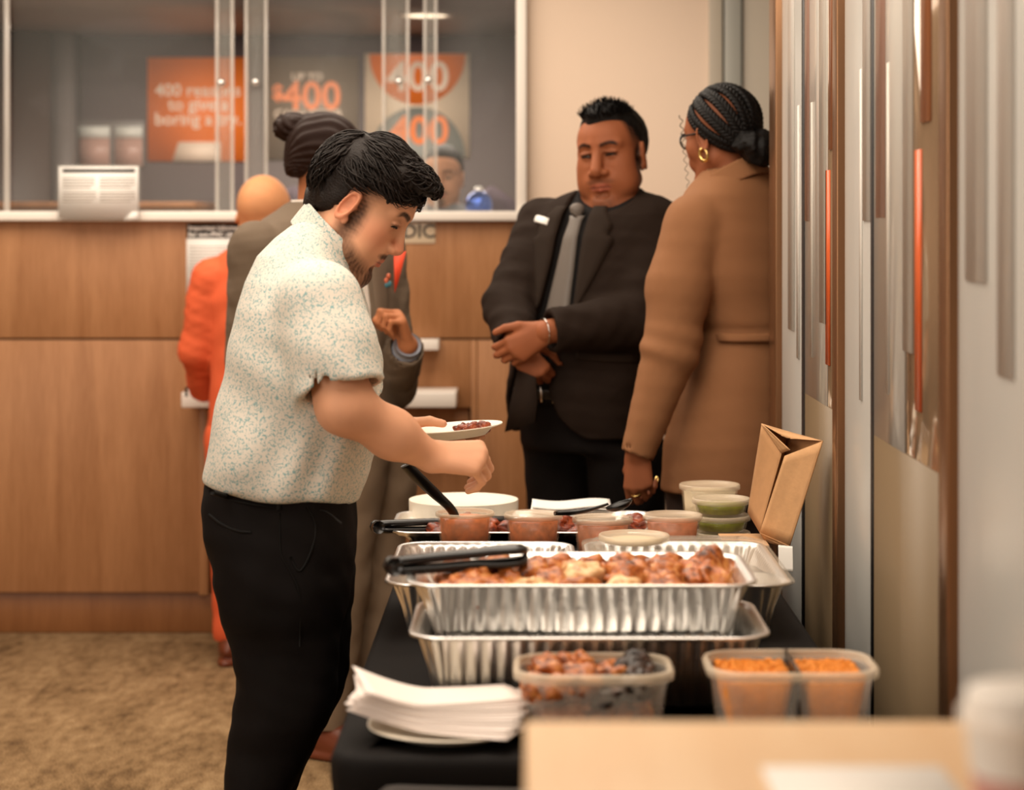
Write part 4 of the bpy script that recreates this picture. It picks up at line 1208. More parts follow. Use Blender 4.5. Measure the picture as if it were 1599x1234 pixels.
def shoe(parent, c, yaw, m, L=.29, wd=.105):
    """c: ankle point on the floor"""
    f = np.array([math.cos(R(yaw)), math.sin(R(yaw)), 0]); A = np.stack([f, [-f[1], f[0], 0], [0, 0, 1]], 1).astype(f32)
    o = np.array([c[0], c[1], 0], f32)
    def fn(p):
        q = (p - o) @ A
        d = smin(ell(q, (.03, 0, .045), (.115, wd*.44, .052)), ell(q, (.115, 0, .030), (.10, wd*.47, .036)), .03)
        d = smin(d, cap(q, (-.02, 0, .05), (-.015, 0, .11), .045, .05), .02)
        sole = np.maximum(ell(q, (.062, 0, .0), (.165, wd*.53, .09)), np.abs(q[:, 2] - .010) - .010)
        d = smin(d, sole, .006)
        return np.maximum(d, -q[:, 2] + .001)
    g = lambda i, r: np.arange(c[i] - r, c[i] + r, .007, dtype=f32)
    return sdf_obj('shoe', fn, g(0, .25), g(1, .25), np.arange(-.004, .18, .007, dtype=f32), m, parent)
def front_point(rows, fwd, s, z, off=0.0, n=2.3):
    """point on the front of a loft at sideways offset s (left positive) and height z"""
    T = np.array(sorted(rows)); g = [np.interp(z, T[:, 0], T[:, k]) for k in range(1, 5)]
    c = np.array([g[0], g[1]]); a, b = g[2], g[3]
    t = max(0.0, 1 - min(1, abs(s)/b)**n)**(1/n)
    f = np.array(fwd); l = np.array([-f[1], f[0]])
    # outward normal in plan
    du = n*max(t, .05)**(n-1)/a; dv = n*min(1, abs(s)/b)**(n-1)/b*np.sign(s)
    nn = np.array([du, dv]); nn /= np.linalg.norm(nn)
    q = c + f*(a*t) + l*s + (f*nn[0] + l*nn[1])*off
    return np.array([q[0], q[1], z])
def strip(name, L, Rr, rows, fwd, m, parent, off=.008, th=.005, nacross=6, n=2.3):
    """cloth strip lying on the front of a loft, between two edge curves of (s, z)"""
    L, Rr = np.array(L, float), np.array(Rr, float); N = len(L)
    top, bot = [], []
    for i in range(N):
        for k in range(nacross + 1):
            t = k/nacross; s, z = L[i]*(1-t) + Rr[i]*t
            top.append(front_point(rows, fwd, s, z, off + th*(1 - (2*t-1)**6), n)); bot.append(front_point(rows, fwd, s, z, off - .004, n))
    w_ = nacross + 1; idx = np.arange(N*w_).reshape(N, w_); M_ = N*w_
    q = np.stack([idx[:-1, :-1], idx[1:, :-1], idx[1:, 1:], idx[:-1, 1:]], -1).reshape(-1, 4)
    Q = [q, q[:, ::-1] + M_]
    for e in (idx[:, 0], idx[-1, :], idx[::-1, -1], idx[0, ::-1]):
        Q.append(np.stack([e[1:], e[:-1], e[:-1] + M_, e[1:] + M_], 1))
    return mesh_np(name, np.array(top + bot), np.concatenate(Q), m, parent)
def resample(c, n=24):
    c = np.array(c, float); t = np.linspace(0, 1, len(c)); u = np.linspace(0, 1, n)
    return np.stack([np.interp(u, t, c[:, k]) for k in range(c.shape[1])], 1)
M['skin'] = mat('skin', srgb(190, 130, 95), 0.55, spec=0.22, bump=0.06, bscale=500, attr=True, sss=0.06)
M['eye'] = mat('eye', (.8, .8, .8), 0.12, attr=True, coat=0.6)
M['hair'] = mat('dark_hair', srgb(24, 15, 10), 0.5, spec=0.22, bump=0.5, bscale=260)
M['hair_b'] = mat('brown_black_hair', srgb(36, 18, 10), 0.5, spec=0.15, bump=0.4, bscale=260)
M['hair_k'] = mat('black_hair', srgb(11, 8, 7), 0.5, spec=0.2, bump=0.5, bscale=260)
# ================================================================== the diner in the patterned polo shirt
def polo_mat():
    m = mat('patterned_polo', srgb(238, 232, 220), 0.8, bump=0.25, bscale=900)
    nt = m.node_tree; b = nt.nodes['Principled BSDF']; L = nt.links
    tc = nt.nodes.new('ShaderNodeTexCoord')
    n = nt.nodes.new('ShaderNodeTexNoise'); n.inputs['Scale'].default_value = 110; n.inputs['Detail'].default_value = 2
    L.new(tc.outputs['Object'], n.inputs['Vector'])
    mx = nt.nodes.new('ShaderNodeMix'); mx.data_type = 'VECTOR'; mx.inputs[0].default_value = 0.014
    L.new(tc.outputs['Object'], mx.inputs[4]); L.new(n.outputs['Color'], mx.inputs[5])
    v = nt.nodes.new('ShaderNodeTexVoronoi'); v.feature = 'DISTANCE_TO_EDGE'; v.inputs['Scale'].default_value = 150
    L.new(mx.outputs[1], v.inputs['Vector'])
    lt = nt.nodes.new('ShaderNodeMapRange'); lt.inputs[1].default_value = 0.05; lt.inputs[2].default_value = 0.13; lt.inputs[3].default_value = 1; lt.inputs[4].default_value = 0
    L.new(v.outputs['Distance'], lt.inputs[0])
    k = nt.nodes.new('ShaderNodeTexNoise'); k.inputs['Scale'].default_value = 190; k.inputs['Detail'].default_value = 1
    L.new(tc.outputs['Object'], k.inputs['Vector'])
    kt = nt.nodes.new('ShaderNodeMapRange'); kt.inputs[1].default_value = 0.44; kt.inputs[2].default_value = 0.56; L.new(k.outputs['Fac'], kt.inputs[0])
    mu = nt.nodes.new('ShaderNodeMath'); mu.operation = 'MULTIPLY'; L.new(lt.outputs[0], mu.inputs[0]); L.new(kt.outputs[0], mu.inputs[1])
    c = nt.nodes.new('ShaderNodeMix'); c.data_type = 'RGBA'; c.inputs[6].default_value = (*srgb(218, 211, 199), 1); c.inputs[7].default_value = (*srgb(128, 168, 170), 1)
    L.new(mu.outputs[0], c.inputs[0]); L.new(c.outputs[2], b.inputs['Base Color'])
    return m
M['polo'] = polo_mat()
M['blacktrs'] = mat('black_trousers', srgb(17, 13, 12), 0.8, spec=0.12, bump=0.1, bscale=700)
M['blackdet'] = mat('black_trouser_seam', srgb(9, 7, 6), 0.7, spec=0.2)
M['blackshoe'] = mat('black_shoe', srgb(22, 18, 16), 0.3)
DM = 4.07
fm = person('person in a white polo with blue doodles reaching over the buffet, plate in hand', P(440, 900, DM)[:2])
pz = lambda y, d=DM: H - (y - CY)*d/F
px_ = lambda x, d=DM: (x - CX)*d/F
def prow(y, x0, x1, hw, d=DM, yc=0.0):
    return (pz(y, d), (px_(x0, d) + px_(x1, d))/2, d + yc, (px_(x1, d) - px_(x0, d))/2, hw)
SR = [prow(338, 478, 520, .06), prow(352, 456, 530, .075), prow(372, 430, 538, .10), prow(400, 403, 546, .13), prow(440, 385, 560, .165), prow(480, 373, 574, .19), prow(520, 364, 583, .20), prow(560, 355, 587, .20),
      prow(600, 348, 589, .20), prow(640, 341, 590, .20), prow(680, 333, 588, .20), prow(710, 327, 584, .20), prow(735, 321, 580, .198), prow(752, 319, 574, .196), prow(772, 322, 564, .19), prow(800, 326, 555, .18)]
hd1 = Head(P(553, 321, DM), head_axes(-6, 34, 2), 1.045, fat=.25, eye_open=.25, nose=1.0)
neck1 = (P(498, 402, DM), P(541, 338, DM))
shR, elR, wrR = P(500, 468, 3.90), P(538, 634, 3.85), P(672, 713, 3.96)
shL, elL, wrL = P(510, 468, 4.25), P(545, 645, 4.33), P(602, 690, 4.24)
h1R = Hand(wrR, (.97, .12, -.06), (0, .74, .67), (0, -.67, .74), curl=((66, 42, 26), (66, 50, 28), (64, 54, 30), (58, 54, 30)), spread=2, size=1.0,
           thumb_pose=((.85, .35, -.35), (.8, .0, -.6), (.7, -.1, -.7)))
h1L = Hand(wrL, (.98, .05, -.02), (0, .95, .30), (0, .30, -.95), curl=((6, 10, 6), (5, 8, 5), (5, 8, 5), (8, 10, 6)), spread=3, size=1.0, thumb_pose=((.80, .38, -.42), (.95, -.05, -.16), (.97, -.15, .12)))
def arm1R(p): return limb(p, [shR, elR, (elR*.45 + wrR*.55), wrR], [.066, .047, .041, .027], .03)
def arm1L(p): return limb(p, [shL, elL, (elL*.45 + wrL*.55), wrL], [.064, .050, .041, .0265], .03)
LEG = [(895, 344, 551), (960, 356, 546), (1000, 367, 544), (1050, 375, 541), (1085, 374, 534), (1110, 371, 526), (1150, 367, 503), (1200, 362, 480), (1234, 358, 462), (1320, 341, 432), (1420, 326, 405), (1525, 318, 388)]
def legrows(dx, yc, k=1.0):
    return [(pz(y), (px_(a) + px_(b))/2 + dx, DM + yc, (px_(b) - px_(a))/2*k, .098*k if y < 1000 else .088*k if y < 1150 else .075*k) for y, a, b in LEG]
PEL = [prow(742, 326, 556, .178), prow(790, 318, 553, .182), prow(830, 321, 555, .19), prow(870, 332, 554, .195), prow(910, 346, 550, .195), prow(950, 358, 545, .18)]
def trousers1(p):
    d = loft(p, PEL, n=2.5)
    g = smin(loft(p, legrows(-.004, -.085, .95), n=2.2), loft(p, legrows(.002, .085, .95), n=2.2), .012)
    d = smin(d, g, .03)
    x, y, z = p[:, 0], p[:, 1], p[:, 2]
    q = np.stack([x*1.0 + z*.55, y, z*1.6 - x*.5], 1)
    wr = .0035*sn(q, 22, 41) + .0022*sn(np.stack([x*.5, y, z*2.2 + x], 1), 34, 42)*np.clip(1 - np.abs(z - .62)/.16, 0.25, 1)
    return d + wr
def body1(p):
    d = hd = near(p, hd1.o, .19, hd1.sdf)
    d = smin(d, cap(p, neck1[0], neck1[1], .066, .058), .02)
    t = loft(p, [(z, x, y, a - .03, b - .03) for z, x, y, a, b in SR if z < 1.43])
    d = smin(d, t, .04)
    d = smin(d, smin(arm1R(p), arm1L(p), .01), .03)
    d = smin(d, h1R.f(p), .016); d = smin(d, h1L.f(p), .016)
    g = smin(loft(p, legrows(-.004, -.085, .8)), loft(p, legrows(.002, .085, .8)), .01)
    return smin(d, g, .03)
fx = [(px_(470), px_(660), .0027), (px_(655), px_(770), .0034)]
X = axis(px_(300), px_(800), .008, fx); Y = axis(3.76, 4.5, .008, [(3.95, 4.20, .0030), (3.9, 4.34, .0042)]); Z = axis(.02, 1.66, .009, [(pz(440), 1.66, .0027), (pz(775), pz(640), .0034)])
skin1 = srgb(214, 158, 124)
sdf_obj('body', body1, X, Y, Z, M['skin'], fm, skin_col(hd1, skin1, brow=srgb(36, 22, 15), lip=srgb(186, 100, 84), beard=srgb(66, 42, 28), beard_a=1.0, jam=.75, fade=srgb(58, 38, 26), fade_a=.8, redden=srgb(214, 124, 92)))
hd1.eyes(M['eye'], fm); lashes(hd1, fm)
# polo shirt
hemN = np.array([.028, 0, 1.0]); hemP = P(320, 752, DM)
shirt_lo = hemP
def shirt1(p):
    x, y, z = p[:, 0], p[:, 1], p[:, 2]
    d = loft(p, SR, n=2.35)
    for s, e in ((shR, elR), (shL, elL)):
        a = s + np.array([0, 0, -.005]); m_ = s + (e - s)*.86
        ax = (e - s)/np.linalg.norm(e - s); m2 = (s + (e - s)*.845).astype(f32)
        sl = limb(p, [a, (s + e)/2, m_], [.077, .078, .080], .03)
        sl = smax(sl, (p - m2) @ ax.astype(f32), .004)
        sl = np.maximum(sl, -cap(p, m2 - ax*.03, e, .0690, .069))
        d = smin(d, sl, .025)
    # folds
    w1 = .0058*np.sin(38*(x*.75 + z) + 2.2*np.sin(11*z + 3*x))*np.clip((1.28 - z)/.2, 0, 1)*np.clip((z - .94)/.06, 0, 1)
    w2 = .0048*np.sin(55*(x - .5*z) + 2*np.sin(17*x))*np.clip(1 - np.abs(z - 1.0)/.12, 0, 1)
    w3 = .003*np.sin(60*x + 25*z)*np.clip(1 - np.abs(z - 1.15)/.1, 0, 1)*np.clip((x + .40)/.08, 0, 1)
    d = d + w1 + w2 + w3
    hem = hemP[2] - .105*(x - hemP[0]) + .004*np.sin(30*x) - z - .012*np.clip((x + .36)/.06, 0, 1)
    d = smax(d, hem, .012)
    nk = cap(p, neck1[0] + np.array([-.01, 0, -.02]), neck1[1] + (neck1[1] - neck1[0])*.5, .069, .069)
    d = np.maximum(d, -nk)
    return d
sdf_obj('polo_shirt', shirt1, axis(px_(300), px_(615), .0055), axis(3.76, 4.46, .0065), axis(pz(815), pz(325), .0055), M['polo'], fm)
# sleeve hem band and collar
def collar1(p):
    ax = (neck1[1] - neck1[0]); ax = ax/np.linalg.norm(ax)
    q = p - neck1[0].astype(f32); h = q @ ax.astype(f32)
    # tilt: higher at the back, opening at the throat
    h2 = h - .55*(q[:, 2]*.0) 
    fold = np.abs(cap(p, neck1[0] - ax*.05, neck1[1] + ax*.08, .086, .066)) - .0032
    front = (p[:, 0] - px_(500))
    top = h - (.072 - .28*np.clip(front, -.05, .1)); low = (.010 - .30*np.clip(front, -.05, .1)) - h
    gap = -(np.abs(p[:, 1] - DM) - .004 - .09*np.clip(front - .045, 0, 1))
    gap = np.where(front > .03, gap, -1)
    return np.maximum(np.maximum(fold, np.maximum(top, low)), gap)
sdf_obj('collar', collar1, axis(px_(430), px_(610), .0032), axis(3.94, 4.20, .0032), axis(pz(470), pz(310), .0032), M['polo'], fm)
sdf_obj('trousers', trousers1, axis(px_(290), px_(580), .0075), axis(3.84, 4.30, .0075), axis(.075, pz(735), .0075), M['blacktrs'], fm)
def onside(px, py, off=.0):
    """point on the camera side of the trousers"""
    x, z = px_(px, 3.9), pz(py, 3.9)
    ys = np.linspace(3.75, 4.0, 500, dtype=f32)
    d = trousers1(np.stack([np.full(500, x, f32), ys, np.full(500, z, f32)], 1))
    k = np.argmax(d < 0); return np.array([x, ys[k] - off, z])
for name, c, r in (('pocket_welt', [(322, 808), (345, 820), (372, 828), (394, 830)], .0030), ('side_pocket', [(478, 790), (492, 820), (488, 855), (470, 890), (455, 868)], .0022), ('side_seam', [(438, 800), (440, 860), (455, 890), (470, 930), (468, 1010)], .0014),
                   ('belt_loop', [(350, 752), (351, 776)], .0055), ('belt_loop', [(437, 770), (436, 796)], .0055), ('waistband_seam', [(324, 777), (370, 783), (430, 792), (500, 798), (545, 800)], .0016)):
    pts = [onside(a, b_, .001) for a, b_ in c]
    v, f = tube(curve_pts(pts, 16), r, 6, flat=((0, 1, 0), .5))
    mesh_np(name, v, f, M['blackdet'], fm)
shoe(fm, (px_(345), DM - .095), 0, M['blackshoe']); shoe(fm, (px_(358), DM + .095), 0, M['blackshoe'])
# hair: a swept mass and strands over it
def hair1(p):
    q = hd1.loc(p)
    s = q.copy(); s[:, 1] = np.abs(s[:, 1])
    d = ell(q, (.000, 0, .041), (.099, .082, .095))
    d = smin(d, ell(q, (.054, 0, .098), (.058, .058, .027)), .03)
    d = smin(d, ell(q, (-.050, 0, -.010), (.034, .050, .056)), .03)
    # open the face, the temples and round the ear
    d = smax(d, -ell(s, (.110, 0, .000), (.068, .11, .083)), .018)
    d = smax(d, -ell(s, (.034, .098, -.010), (.056, .046, .064)), .016)
    d = smax(d, -(q[:, 2] + .062 + .35*(q[:, 0] + .08)), .015)
    d = smax(d, -(q[:, 2] + .045)*1.0 + np.where(q[:, 0] > -.02, .03, -1).astype(f32), .01)
    w = .0035*sn(q, 60, 1) + .0022*np.sin(190*q[:, 1] + 60*q[:, 0] + 4*sn(q, 40, 8))
    return (d + w)*hd1.k*.9
o = hd1.o
sdf_obj('hair', hair1, axis(o[0]-.19, o[0]+.19, .0036), axis(o[1]-.13, o[1]+.13, .0036), axis(o[2]-.13, o[2]+.19, .0036), M['hair'], fm)
def strands(H, C, r, n, seed, inside, flow, K=7, step=.011, lift=(.0, .012), rad=.0022, curl=.3):
    rg = np.random.default_rng(seed); C = np.array(C); r = np.array(r)
    d = rg.normal(0, 1, (n*6, 3)); d /= np.linalg.norm(d, axis=1)[:, None]
    p = C + d*r
    p = p[inside(p)][:n]
    out = [p.copy()]
    li = rg.uniform(*lift, len(p)); ph = rg.uniform(0, 6.3, len(p))
    for k in range(1, K):
        g = flow(p) + curl*np.stack([np.sin(ph + k*1.1), np.cos(ph*1.3 + k*1.3), np.sin(ph*.7 + k)], 1)
        nrm = (p - C)/r**2; nrm /= np.linalg.norm(nrm, axis=1)[:, None]
        g -= (g*nrm).sum(1)[:, None]*nrm; g /= np.linalg.norm(g, axis=1)[:, None] + 1e-9
        p = p + g*step
        e = (p - C)/r; p = C + e/np.linalg.norm(e, axis=1)[:, None]*r
        out.append(p + nrm*(li*math.sin(k/(K-1)*2.2))[:, None])
    Pt = np.stack(out, 1)
    S = len(Pt)
    Pw = H.world(Pt.reshape(-1, 3)).reshape(S, K, 3)
    prof = np.sin(np.linspace(.45, 2.95, K))
    return batch_tubes(Pw, rad*rg.uniform(.6, 1.2, S)[:, None]*prof[None], 4)
def ins1(p):
    q = p; y = np.abs(q[:, 1])
    top = (q[:, 2] > .066 - .5*np.clip(-q[:, 0] - .01, 0, 1)) & (q[:, 0] < .085)
    return top & (((q[:, 0]-.02)/.062)**2 + ((q[:, 2]+.01)/.072)**2 + np.clip(.06 - y, 0, 1)*60 > 1)
def flow1(p):
    f = np.zeros_like(p); f[:, 0] = 1.0
    back = p[:, 0] < -.050
    f[:, 2] += np.where(p[:, 0] > .07, .5, 0)
    f[back] = (-.1, 0, -1)
    f[:, 2] += np.where(back, 0, -.25*np.abs(p[:, 1])/.06)
    return f
v1, f1 = strands(hd1, (.000, 0, .041), (.0995, .083, .0955), 1900, 3, ins1, flow1, rad=.0017, curl=.45)
v2, f2 = strands(hd1, (.054, 0, .098), (.058, .058, .028), 800, 4, lambda p: (p[:, 2] > .094) & (p[:, 0] > .0), lambda p: np.tile(np.array([.8, 0, .35]), (len(p), 1)), rad=.0017, curl=.7, lift=(.0, .012), step=.0065)
v, f = joinm([(v1, f1), (v2, f2)])
mesh_np('hair_strands', v, f, M['hair'], fm)
# the plate he holds, meat on it
cpz = P(706, 683, 4.24)
V, Q, T = rings('', [circ(a, z, 56) for a, z in plate_prof(0.101, .0025, .018)], None, get=True)
an = R(-5); V = np.stack([V[:, 0]*math.cos(an) + V[:, 2]*math.sin(an), V[:, 1], -V[:, 0]*math.sin(an) + V[:, 2]*math.cos(an)], 1)
o = mesh_np('plate', V + cpz, Q, M['foam'], None, tri=T); tag(o, 'white foam plate in the hand of the polo-shirted diner', 'plate')
for i, (dx, dy, r_) in enumerate(((724, 4.24, .018), (738, 4.26, .020), (753, 4.25, .017), (736, 4.225, .016))):
    pp = P(dx, 670 - .02*(dx - 730) + (1 if i == 3 else 0), dy)
    lump('meat_piece', tuple(pp), (r_, r_*.8, r_*.62), M['redmeat'], f'dark red meat piece on the held plate, {ORD[i]} from the thumb', 'meat', 'meat pieces on the held plate', seed=80+i, rot=i*1.3, amp=.3)
# ================================================================== shared builder for the people further back
def prow2(y, x0, x1, a, b, d, yc=0.0):
    """row by silhouette centre: pixel left/right only fix the centre; a along the facing, b across"""
    return (pz(y, d), (px_(x0, d) + px_(x1, d))/2, d + yc, a, b)
def noise3(p, k, sx, sy, sz, seed): return sn(p*np.array([sx, sy, sz], f32), k, seed)
def grids(lo, hi, step, fine=()):
    """fine: list of (lo3, hi3, step)"""
    return [axis(lo[i], hi[i], step, [(a[i], b[i], s) for a, b, s in fine]) for i in range(3)]
def hand_box(h, r=.13): return (h.c - r, h.c + r)
def wrinkle(p, seed, amp=.004, k=20): 
    q = np.stack([p[:, 0] + .4*p[:, 2], p[:, 1], p[:, 2]*1.7 - .5*p[:, 0]], 1).astype(f32)
    return amp*sn(q, k, seed) + amp*.5*sn(q, k*2.1, seed + 1)

# ================================================================== the man in the dark suit
D2 = 6.02
M['suit'] = mat('charcoal_suit', srgb(38, 28, 22), 0.8, spec=0.1, bump=0.25, bscale=600)
M['suit_l'] = mat('charcoal_lapel', srgb(42, 32, 25), 0.78, spec=0.12, bump=0.2, bscale=600)
M['darkshirt'] = mat('black_shirt', srgb(20, 17, 16), 0.8, spec=0.15)
M['leather'] = mat('black_leather', srgb(20, 17, 15), 0.35)
def tie_mat():
    m = mat('striped_grey_tie', srgb(112, 104, 96), 0.5, spec=0.5)
    nt = m.node_tree; tc = nt.nodes.new('ShaderNodeTexCoord'); w_ = nt.nodes.new('ShaderNodeTexWave')
    w_.bands_direction = 'DIAGONAL'; w_.inputs['Scale'].default_value = 80
    nt.links.new(tc.outputs['Object'], w_.inputs['Vector'])
    r = nt.nodes.new('ShaderNodeValToRGB'); r.color_ramp.elements[0].color = (*srgb(70, 63, 58), 1); r.color_ramp.elements[1].color = (*srgb(122, 112, 103), 1)
    nt.links.new(w_.outputs['Fac'], r.inputs[0]); nt.links.new(r.outputs[0], nt.nodes['Principled BSDF'].inputs['Base Color'])
    return m
M['tie'] = tie_mat()
sm = person('person in a dark charcoal suit with striped grey tie, standing with hands clasped', P(920, 900, D2)[:2])
ph = R(38); F2 = (-math.sin(ph), -math.cos(ph)); L2 = (-F2[1], F2[0])
def r2(y, x0, x1, a, b): return prow2(y, x0, x1, a, b, D2)
T2 = [r2(296, 915, 985, .075, .085), r2(306, 900, 1000, .095, .13), r2(318, 880, 1020, .115, .18), r2(336, 862, 1032, .135, .215), r2(370, 846, 1040, .155, .225), r2(420, 836, 1044, .172, .22), r2(480, 826, 1044, .190, .212), r2(540, 814, 1040, .208, .208),
      r2(600, 808, 1038, .215, .212), r2(640, 808, 1036, .205, .212), r2(665, 810, 1036, .195, .21), r2(700, 812, 1036, .19, .205)]
T2.sort()
hd2 = Head(P(958, 246, D2 - .03), head_axes(270 - 27, 5, -5), 1.10, fat=.45, wide=1.06, tall=1.13, eye_open=.16, nose=1.38, jaw=1.15)
nk2 = (P(955, 320, D2 + .01), P(958, 268, D2))
sR2, eR2, wR2 = P(850, 352, D2 + .08), P(797, 478, D2 - .06), P(806, 540, D2 - .235)
sL2, eL2, wL2 = P(1018, 352, D2 - .10), P(1000, 500, D2 - .20), P(852, 518, D2 - .30)
h2L = Hand(wL2, (-.86, .02, -.50), (-.5, 0, .86), (0, -1, .12), curl=((30, 42, 22), (32, 44, 22), (34, 46, 24), (36, 48, 24)), spread=2, size=1.06, thumb_pose=((.8, .58, .1), (.95, .35, -.05), (.98, .1, -.1)))
h2R = Hand(wR2, (.62, -.05, -.78), (.78, 0, .62), (0, -1, .05), curl=((55, 85, 50),)*4, spread=1, size=1.04, thumb_pose=((.75, .65, -.15), (.9, .25, -.3), (.95, .0, -.3)))
LG2 = lambda x0, x1, yc: [(pz(690, D2), (px_(x0, D2) + px_(x1, D2))/2, D2 + yc, .115, .115), (pz(780, D2), (px_(x0 + 4, D2) + px_(x1, D2))/2, D2 + yc, .105, .10), (.50, (px_(x0 + 12, D2) + px_(x1, D2))/2, D2 + yc, .085, .08), (.08, (px_(x0 + 20, D2) + px_(x1, D2))/2, D2 + yc, .075, .07)]
LA, LB = LG2(822, 935, .07), LG2(922, 1030, -.08)
def body2(p):
    d = near(p, hd2.o, .19, hd2.sdf)
    d = smin(d, cap(p, nk2[0], nk2[1], .078, .070), .03)
    d = smin(d, loft(p, [(z, x, y, a - .03, b - .03) for z, x, y, a, b in T2], F2), .03)
    d = smin(d, smin(limb(p, [sR2, eR2, wR2], [.06, .05, .031]), limb(p, [sL2, eL2, wL2], [.06, .05, .031]), .005), .02)
    d = smin(d, h2R.f(p), .012)
    d2 = h2L.f(p)
    d = np.minimum(d, d2)
    return smin(d, smin(loft(p, [(z, x, y, a*.8, b*.8) for z, x, y, a, b in LA]), loft(p, [(z, x, y, a*.8, b*.8) for z, x, y, a, b in LB]), .01), .02)
o = hd2.o
G = grids((-.25, 5.5, .05), (.50, 6.35, 1.80), .012, [((o[0]-.14, o[1]-.17, 1.44), (o[0]+.14, o[1]+.17, 1.80), .0032), ((px_(770, 5.7), 5.56, pz(600, 5.7)), (px_(870, 5.7), 5.76, pz(470, 5.7)), .0036)])
skin2 = srgb(150, 88, 56)
sdf_obj('body', body2, *G, M['skin'], sm, skin_col(hd2, skin2, brow=srgb(26, 16, 12), lip=srgb(166, 90, 72), beard=srgb(50, 30, 22), beard_a=.38, fade=srgb(28, 18, 14), fade_a=.9))
hd2.eyes(M['eye'], sm); lashes(hd2, sm)
def hair2(p):
    q = hd2.loc(p); s = q.copy(); s[:, 1] = np.abs(s[:, 1])
    d = ell(q, (-.012, 0, .046), (.099, .081, .094))
    d = smin(d, ell(q, (.040, 0, .112), (.042, .040, .024)), .03)
    d = smax(d, -ell(s, (.116, 0, -.008), (.064, .060, .082)), .008)
    d = smax(d, -ell(s, (.050, .092, -.038), (.056, .05, .066)), .01)
    d = smax(d, -(q[:, 2] + .05), .01)
    return (d + .002*sn(q, 110, 1))*hd2.k*.9
sdf_obj('hair', hair2, axis(o[0]-.15, o[0]+.15, .0045), axis(o[1]-.16, o[1]+.16, .0045), axis(o[2]-.08, o[2]+.19, .0045), M['hair_k'], sm)
def spikes(H, n, seed, zone, out=.8, ln=(.018, .034), rad=.0022):
    rg = np.random.default_rng(seed); c, r = zone
    d = rg.normal(0, 1, (n*3, 3)); d /= np.linalg.norm(d, axis=1)[:, None]; d = d[d[:, 2] > .25][:n]
    p = np.array(c) + d*np.array(r)
    g = d*out + rg.normal(0, .25, d.shape) + np.array([.1, 0, .7]); g /= np.linalg.norm(g, axis=1)[:, None]
    L = rg.uniform(*ln, len(p)); K = 5
    Pt = np.stack([p - g*.006] + [p + g*(L*t)[:, None] + (np.array([0.25, 0, 0])*(t*t*L)[:, None]) for t in np.linspace(.2, 1, K-1)], 1)
    Pw = H.world(Pt.reshape(-1, 3)).reshape(len(p), K, 3)
    return batch_tubes(Pw, rad*np.linspace(1, .25, K)[None]*rg.uniform(.7, 1.3, len(p))[:, None], 4)
v, f = spikes(hd2, 700, 5, ((.010, 0, .088), (.074, .056, .046)), out=.45, ln=(.012, .026))
mesh_np('hair_spikes', v, f, M['hair_k'], sm)
zT = np.array
def edgeR(z): return np.interp(z, [pz(700, D2), pz(660, D2), pz(620, D2), pz(560, D2), pz(470, D2), pz(400, D2), pz(330, D2)], [-.19, -.175, -.16, -.11, -.062, -.050, -.050])
def edgeL(z): return np.interp(z, [pz(690, D2), pz(665, D2), pz(640, D2), pz(600, D2), pz(560, D2), pz(470, D2), pz(400, D2), pz(330, D2)], [.15, .085, .045, .02, .015, .062, .055, .052])
def jacket2(p):
    z = p[:, 2]
    d = loft(p, [(zz, x, y, a + .012, b + .012) for zz, x, y, a, b in T2], F2)
    slR = limb(p, [sR2, eR2, wR2 + (eR2 - wR2)*.10], [.082, .074, .056], .02)
    slL = limb(p, [sL2, eL2, wL2 + (eL2 - wL2)*.10], [.086, .078, .060], .02)
    d = d + wrinkle(p, 61, .0035, 16)
    # open front: cut a wedge between the two edges on the front side
    T = np.array(T2); zz = np.clip(z, T[0, 0], T[-1, 0])
    cx_ = np.interp(zz, T[:, 0], T[:, 1]); cy_ = np.interp(zz, T[:, 0], T[:, 2])
    u = (p[:, 0] - cx_)*F2[0] + (p[:, 1] - cy_)*F2[1]; v = (p[:, 0] - cx_)*L2[0] + (p[:, 1] - cy_)*L2[1]
    eR_, eL_ = edgeR(z), edgeL(z)
    slot = np.maximum(np.maximum(eR_ - v, v - eL_), -u).astype(f32)
    d = np.maximum(d, -slot)
    core = loft(p, [(zz_, x, y, a - .012, b - .012) for zz_, x, y, a, b in T2], F2)
    d = np.maximum(d, -np.maximum(core, (z - pz(345, D2))))
    d = smax(d, pz(676, D2) - z, .006)
    nk = cap(p, nk2[0] + np.array([0, 0, -.03]), nk2[1] + np.array([-.02, -.03, .06]), .088, .09)
    d = np.maximum(d, -nk)
    d = smax(d, -ell(p, P(938, 292, D2 - .12), (.100, .12, .070)), .01)
    def cuff(sl, w_, e_):
        ax = (w_ - e_)/np.linalg.norm(w_ - e_); m_ = w_ - ax*.012
        sl = smax(sl + wrinkle(p, 63, .004, 18), (p - m_.astype(f32)) @ ax.astype(f32), .003)
        return np.maximum(sl, -cap(p, m_ - ax*.04, m_ + ax*.05, .044))
    sl = np.minimum(cuff(slR, wR2, eR2), cuff(slL, wL2, eL2))
    return smin(d, sl, .018)
sdf_obj('suit_jacket', jacket2, axis(-.16, .50, .0075), axis(5.52, 6.32, .0075), axis(pz(690, D2), pz(292, D2), .0075), M['suit'], sm)
def shirt2(p):
    d = loft(p, [(z, x, y, a - .004, b - .004) for z, x, y, a, b in T2], F2)
    nk = cap(p, nk2[0] + np.array([0, 0, .0]), nk2[1] + np.array([0, 0, .1]), .082, .078)
    d = np.maximum(d, -nk)
    d = np.maximum(d, -ell(p, P(938, 290, D2 - .12), (.095, .12, .060)))
    return np.maximum(d, pz(625, D2) - p[:, 2])
sdf_obj('dress_shirt', shirt2, axis(-.16, .50, .011), axis(5.6, 6.32, .011), axis(pz(640, D2), pz(288, D2), .009), M['darkshirt'], sm)
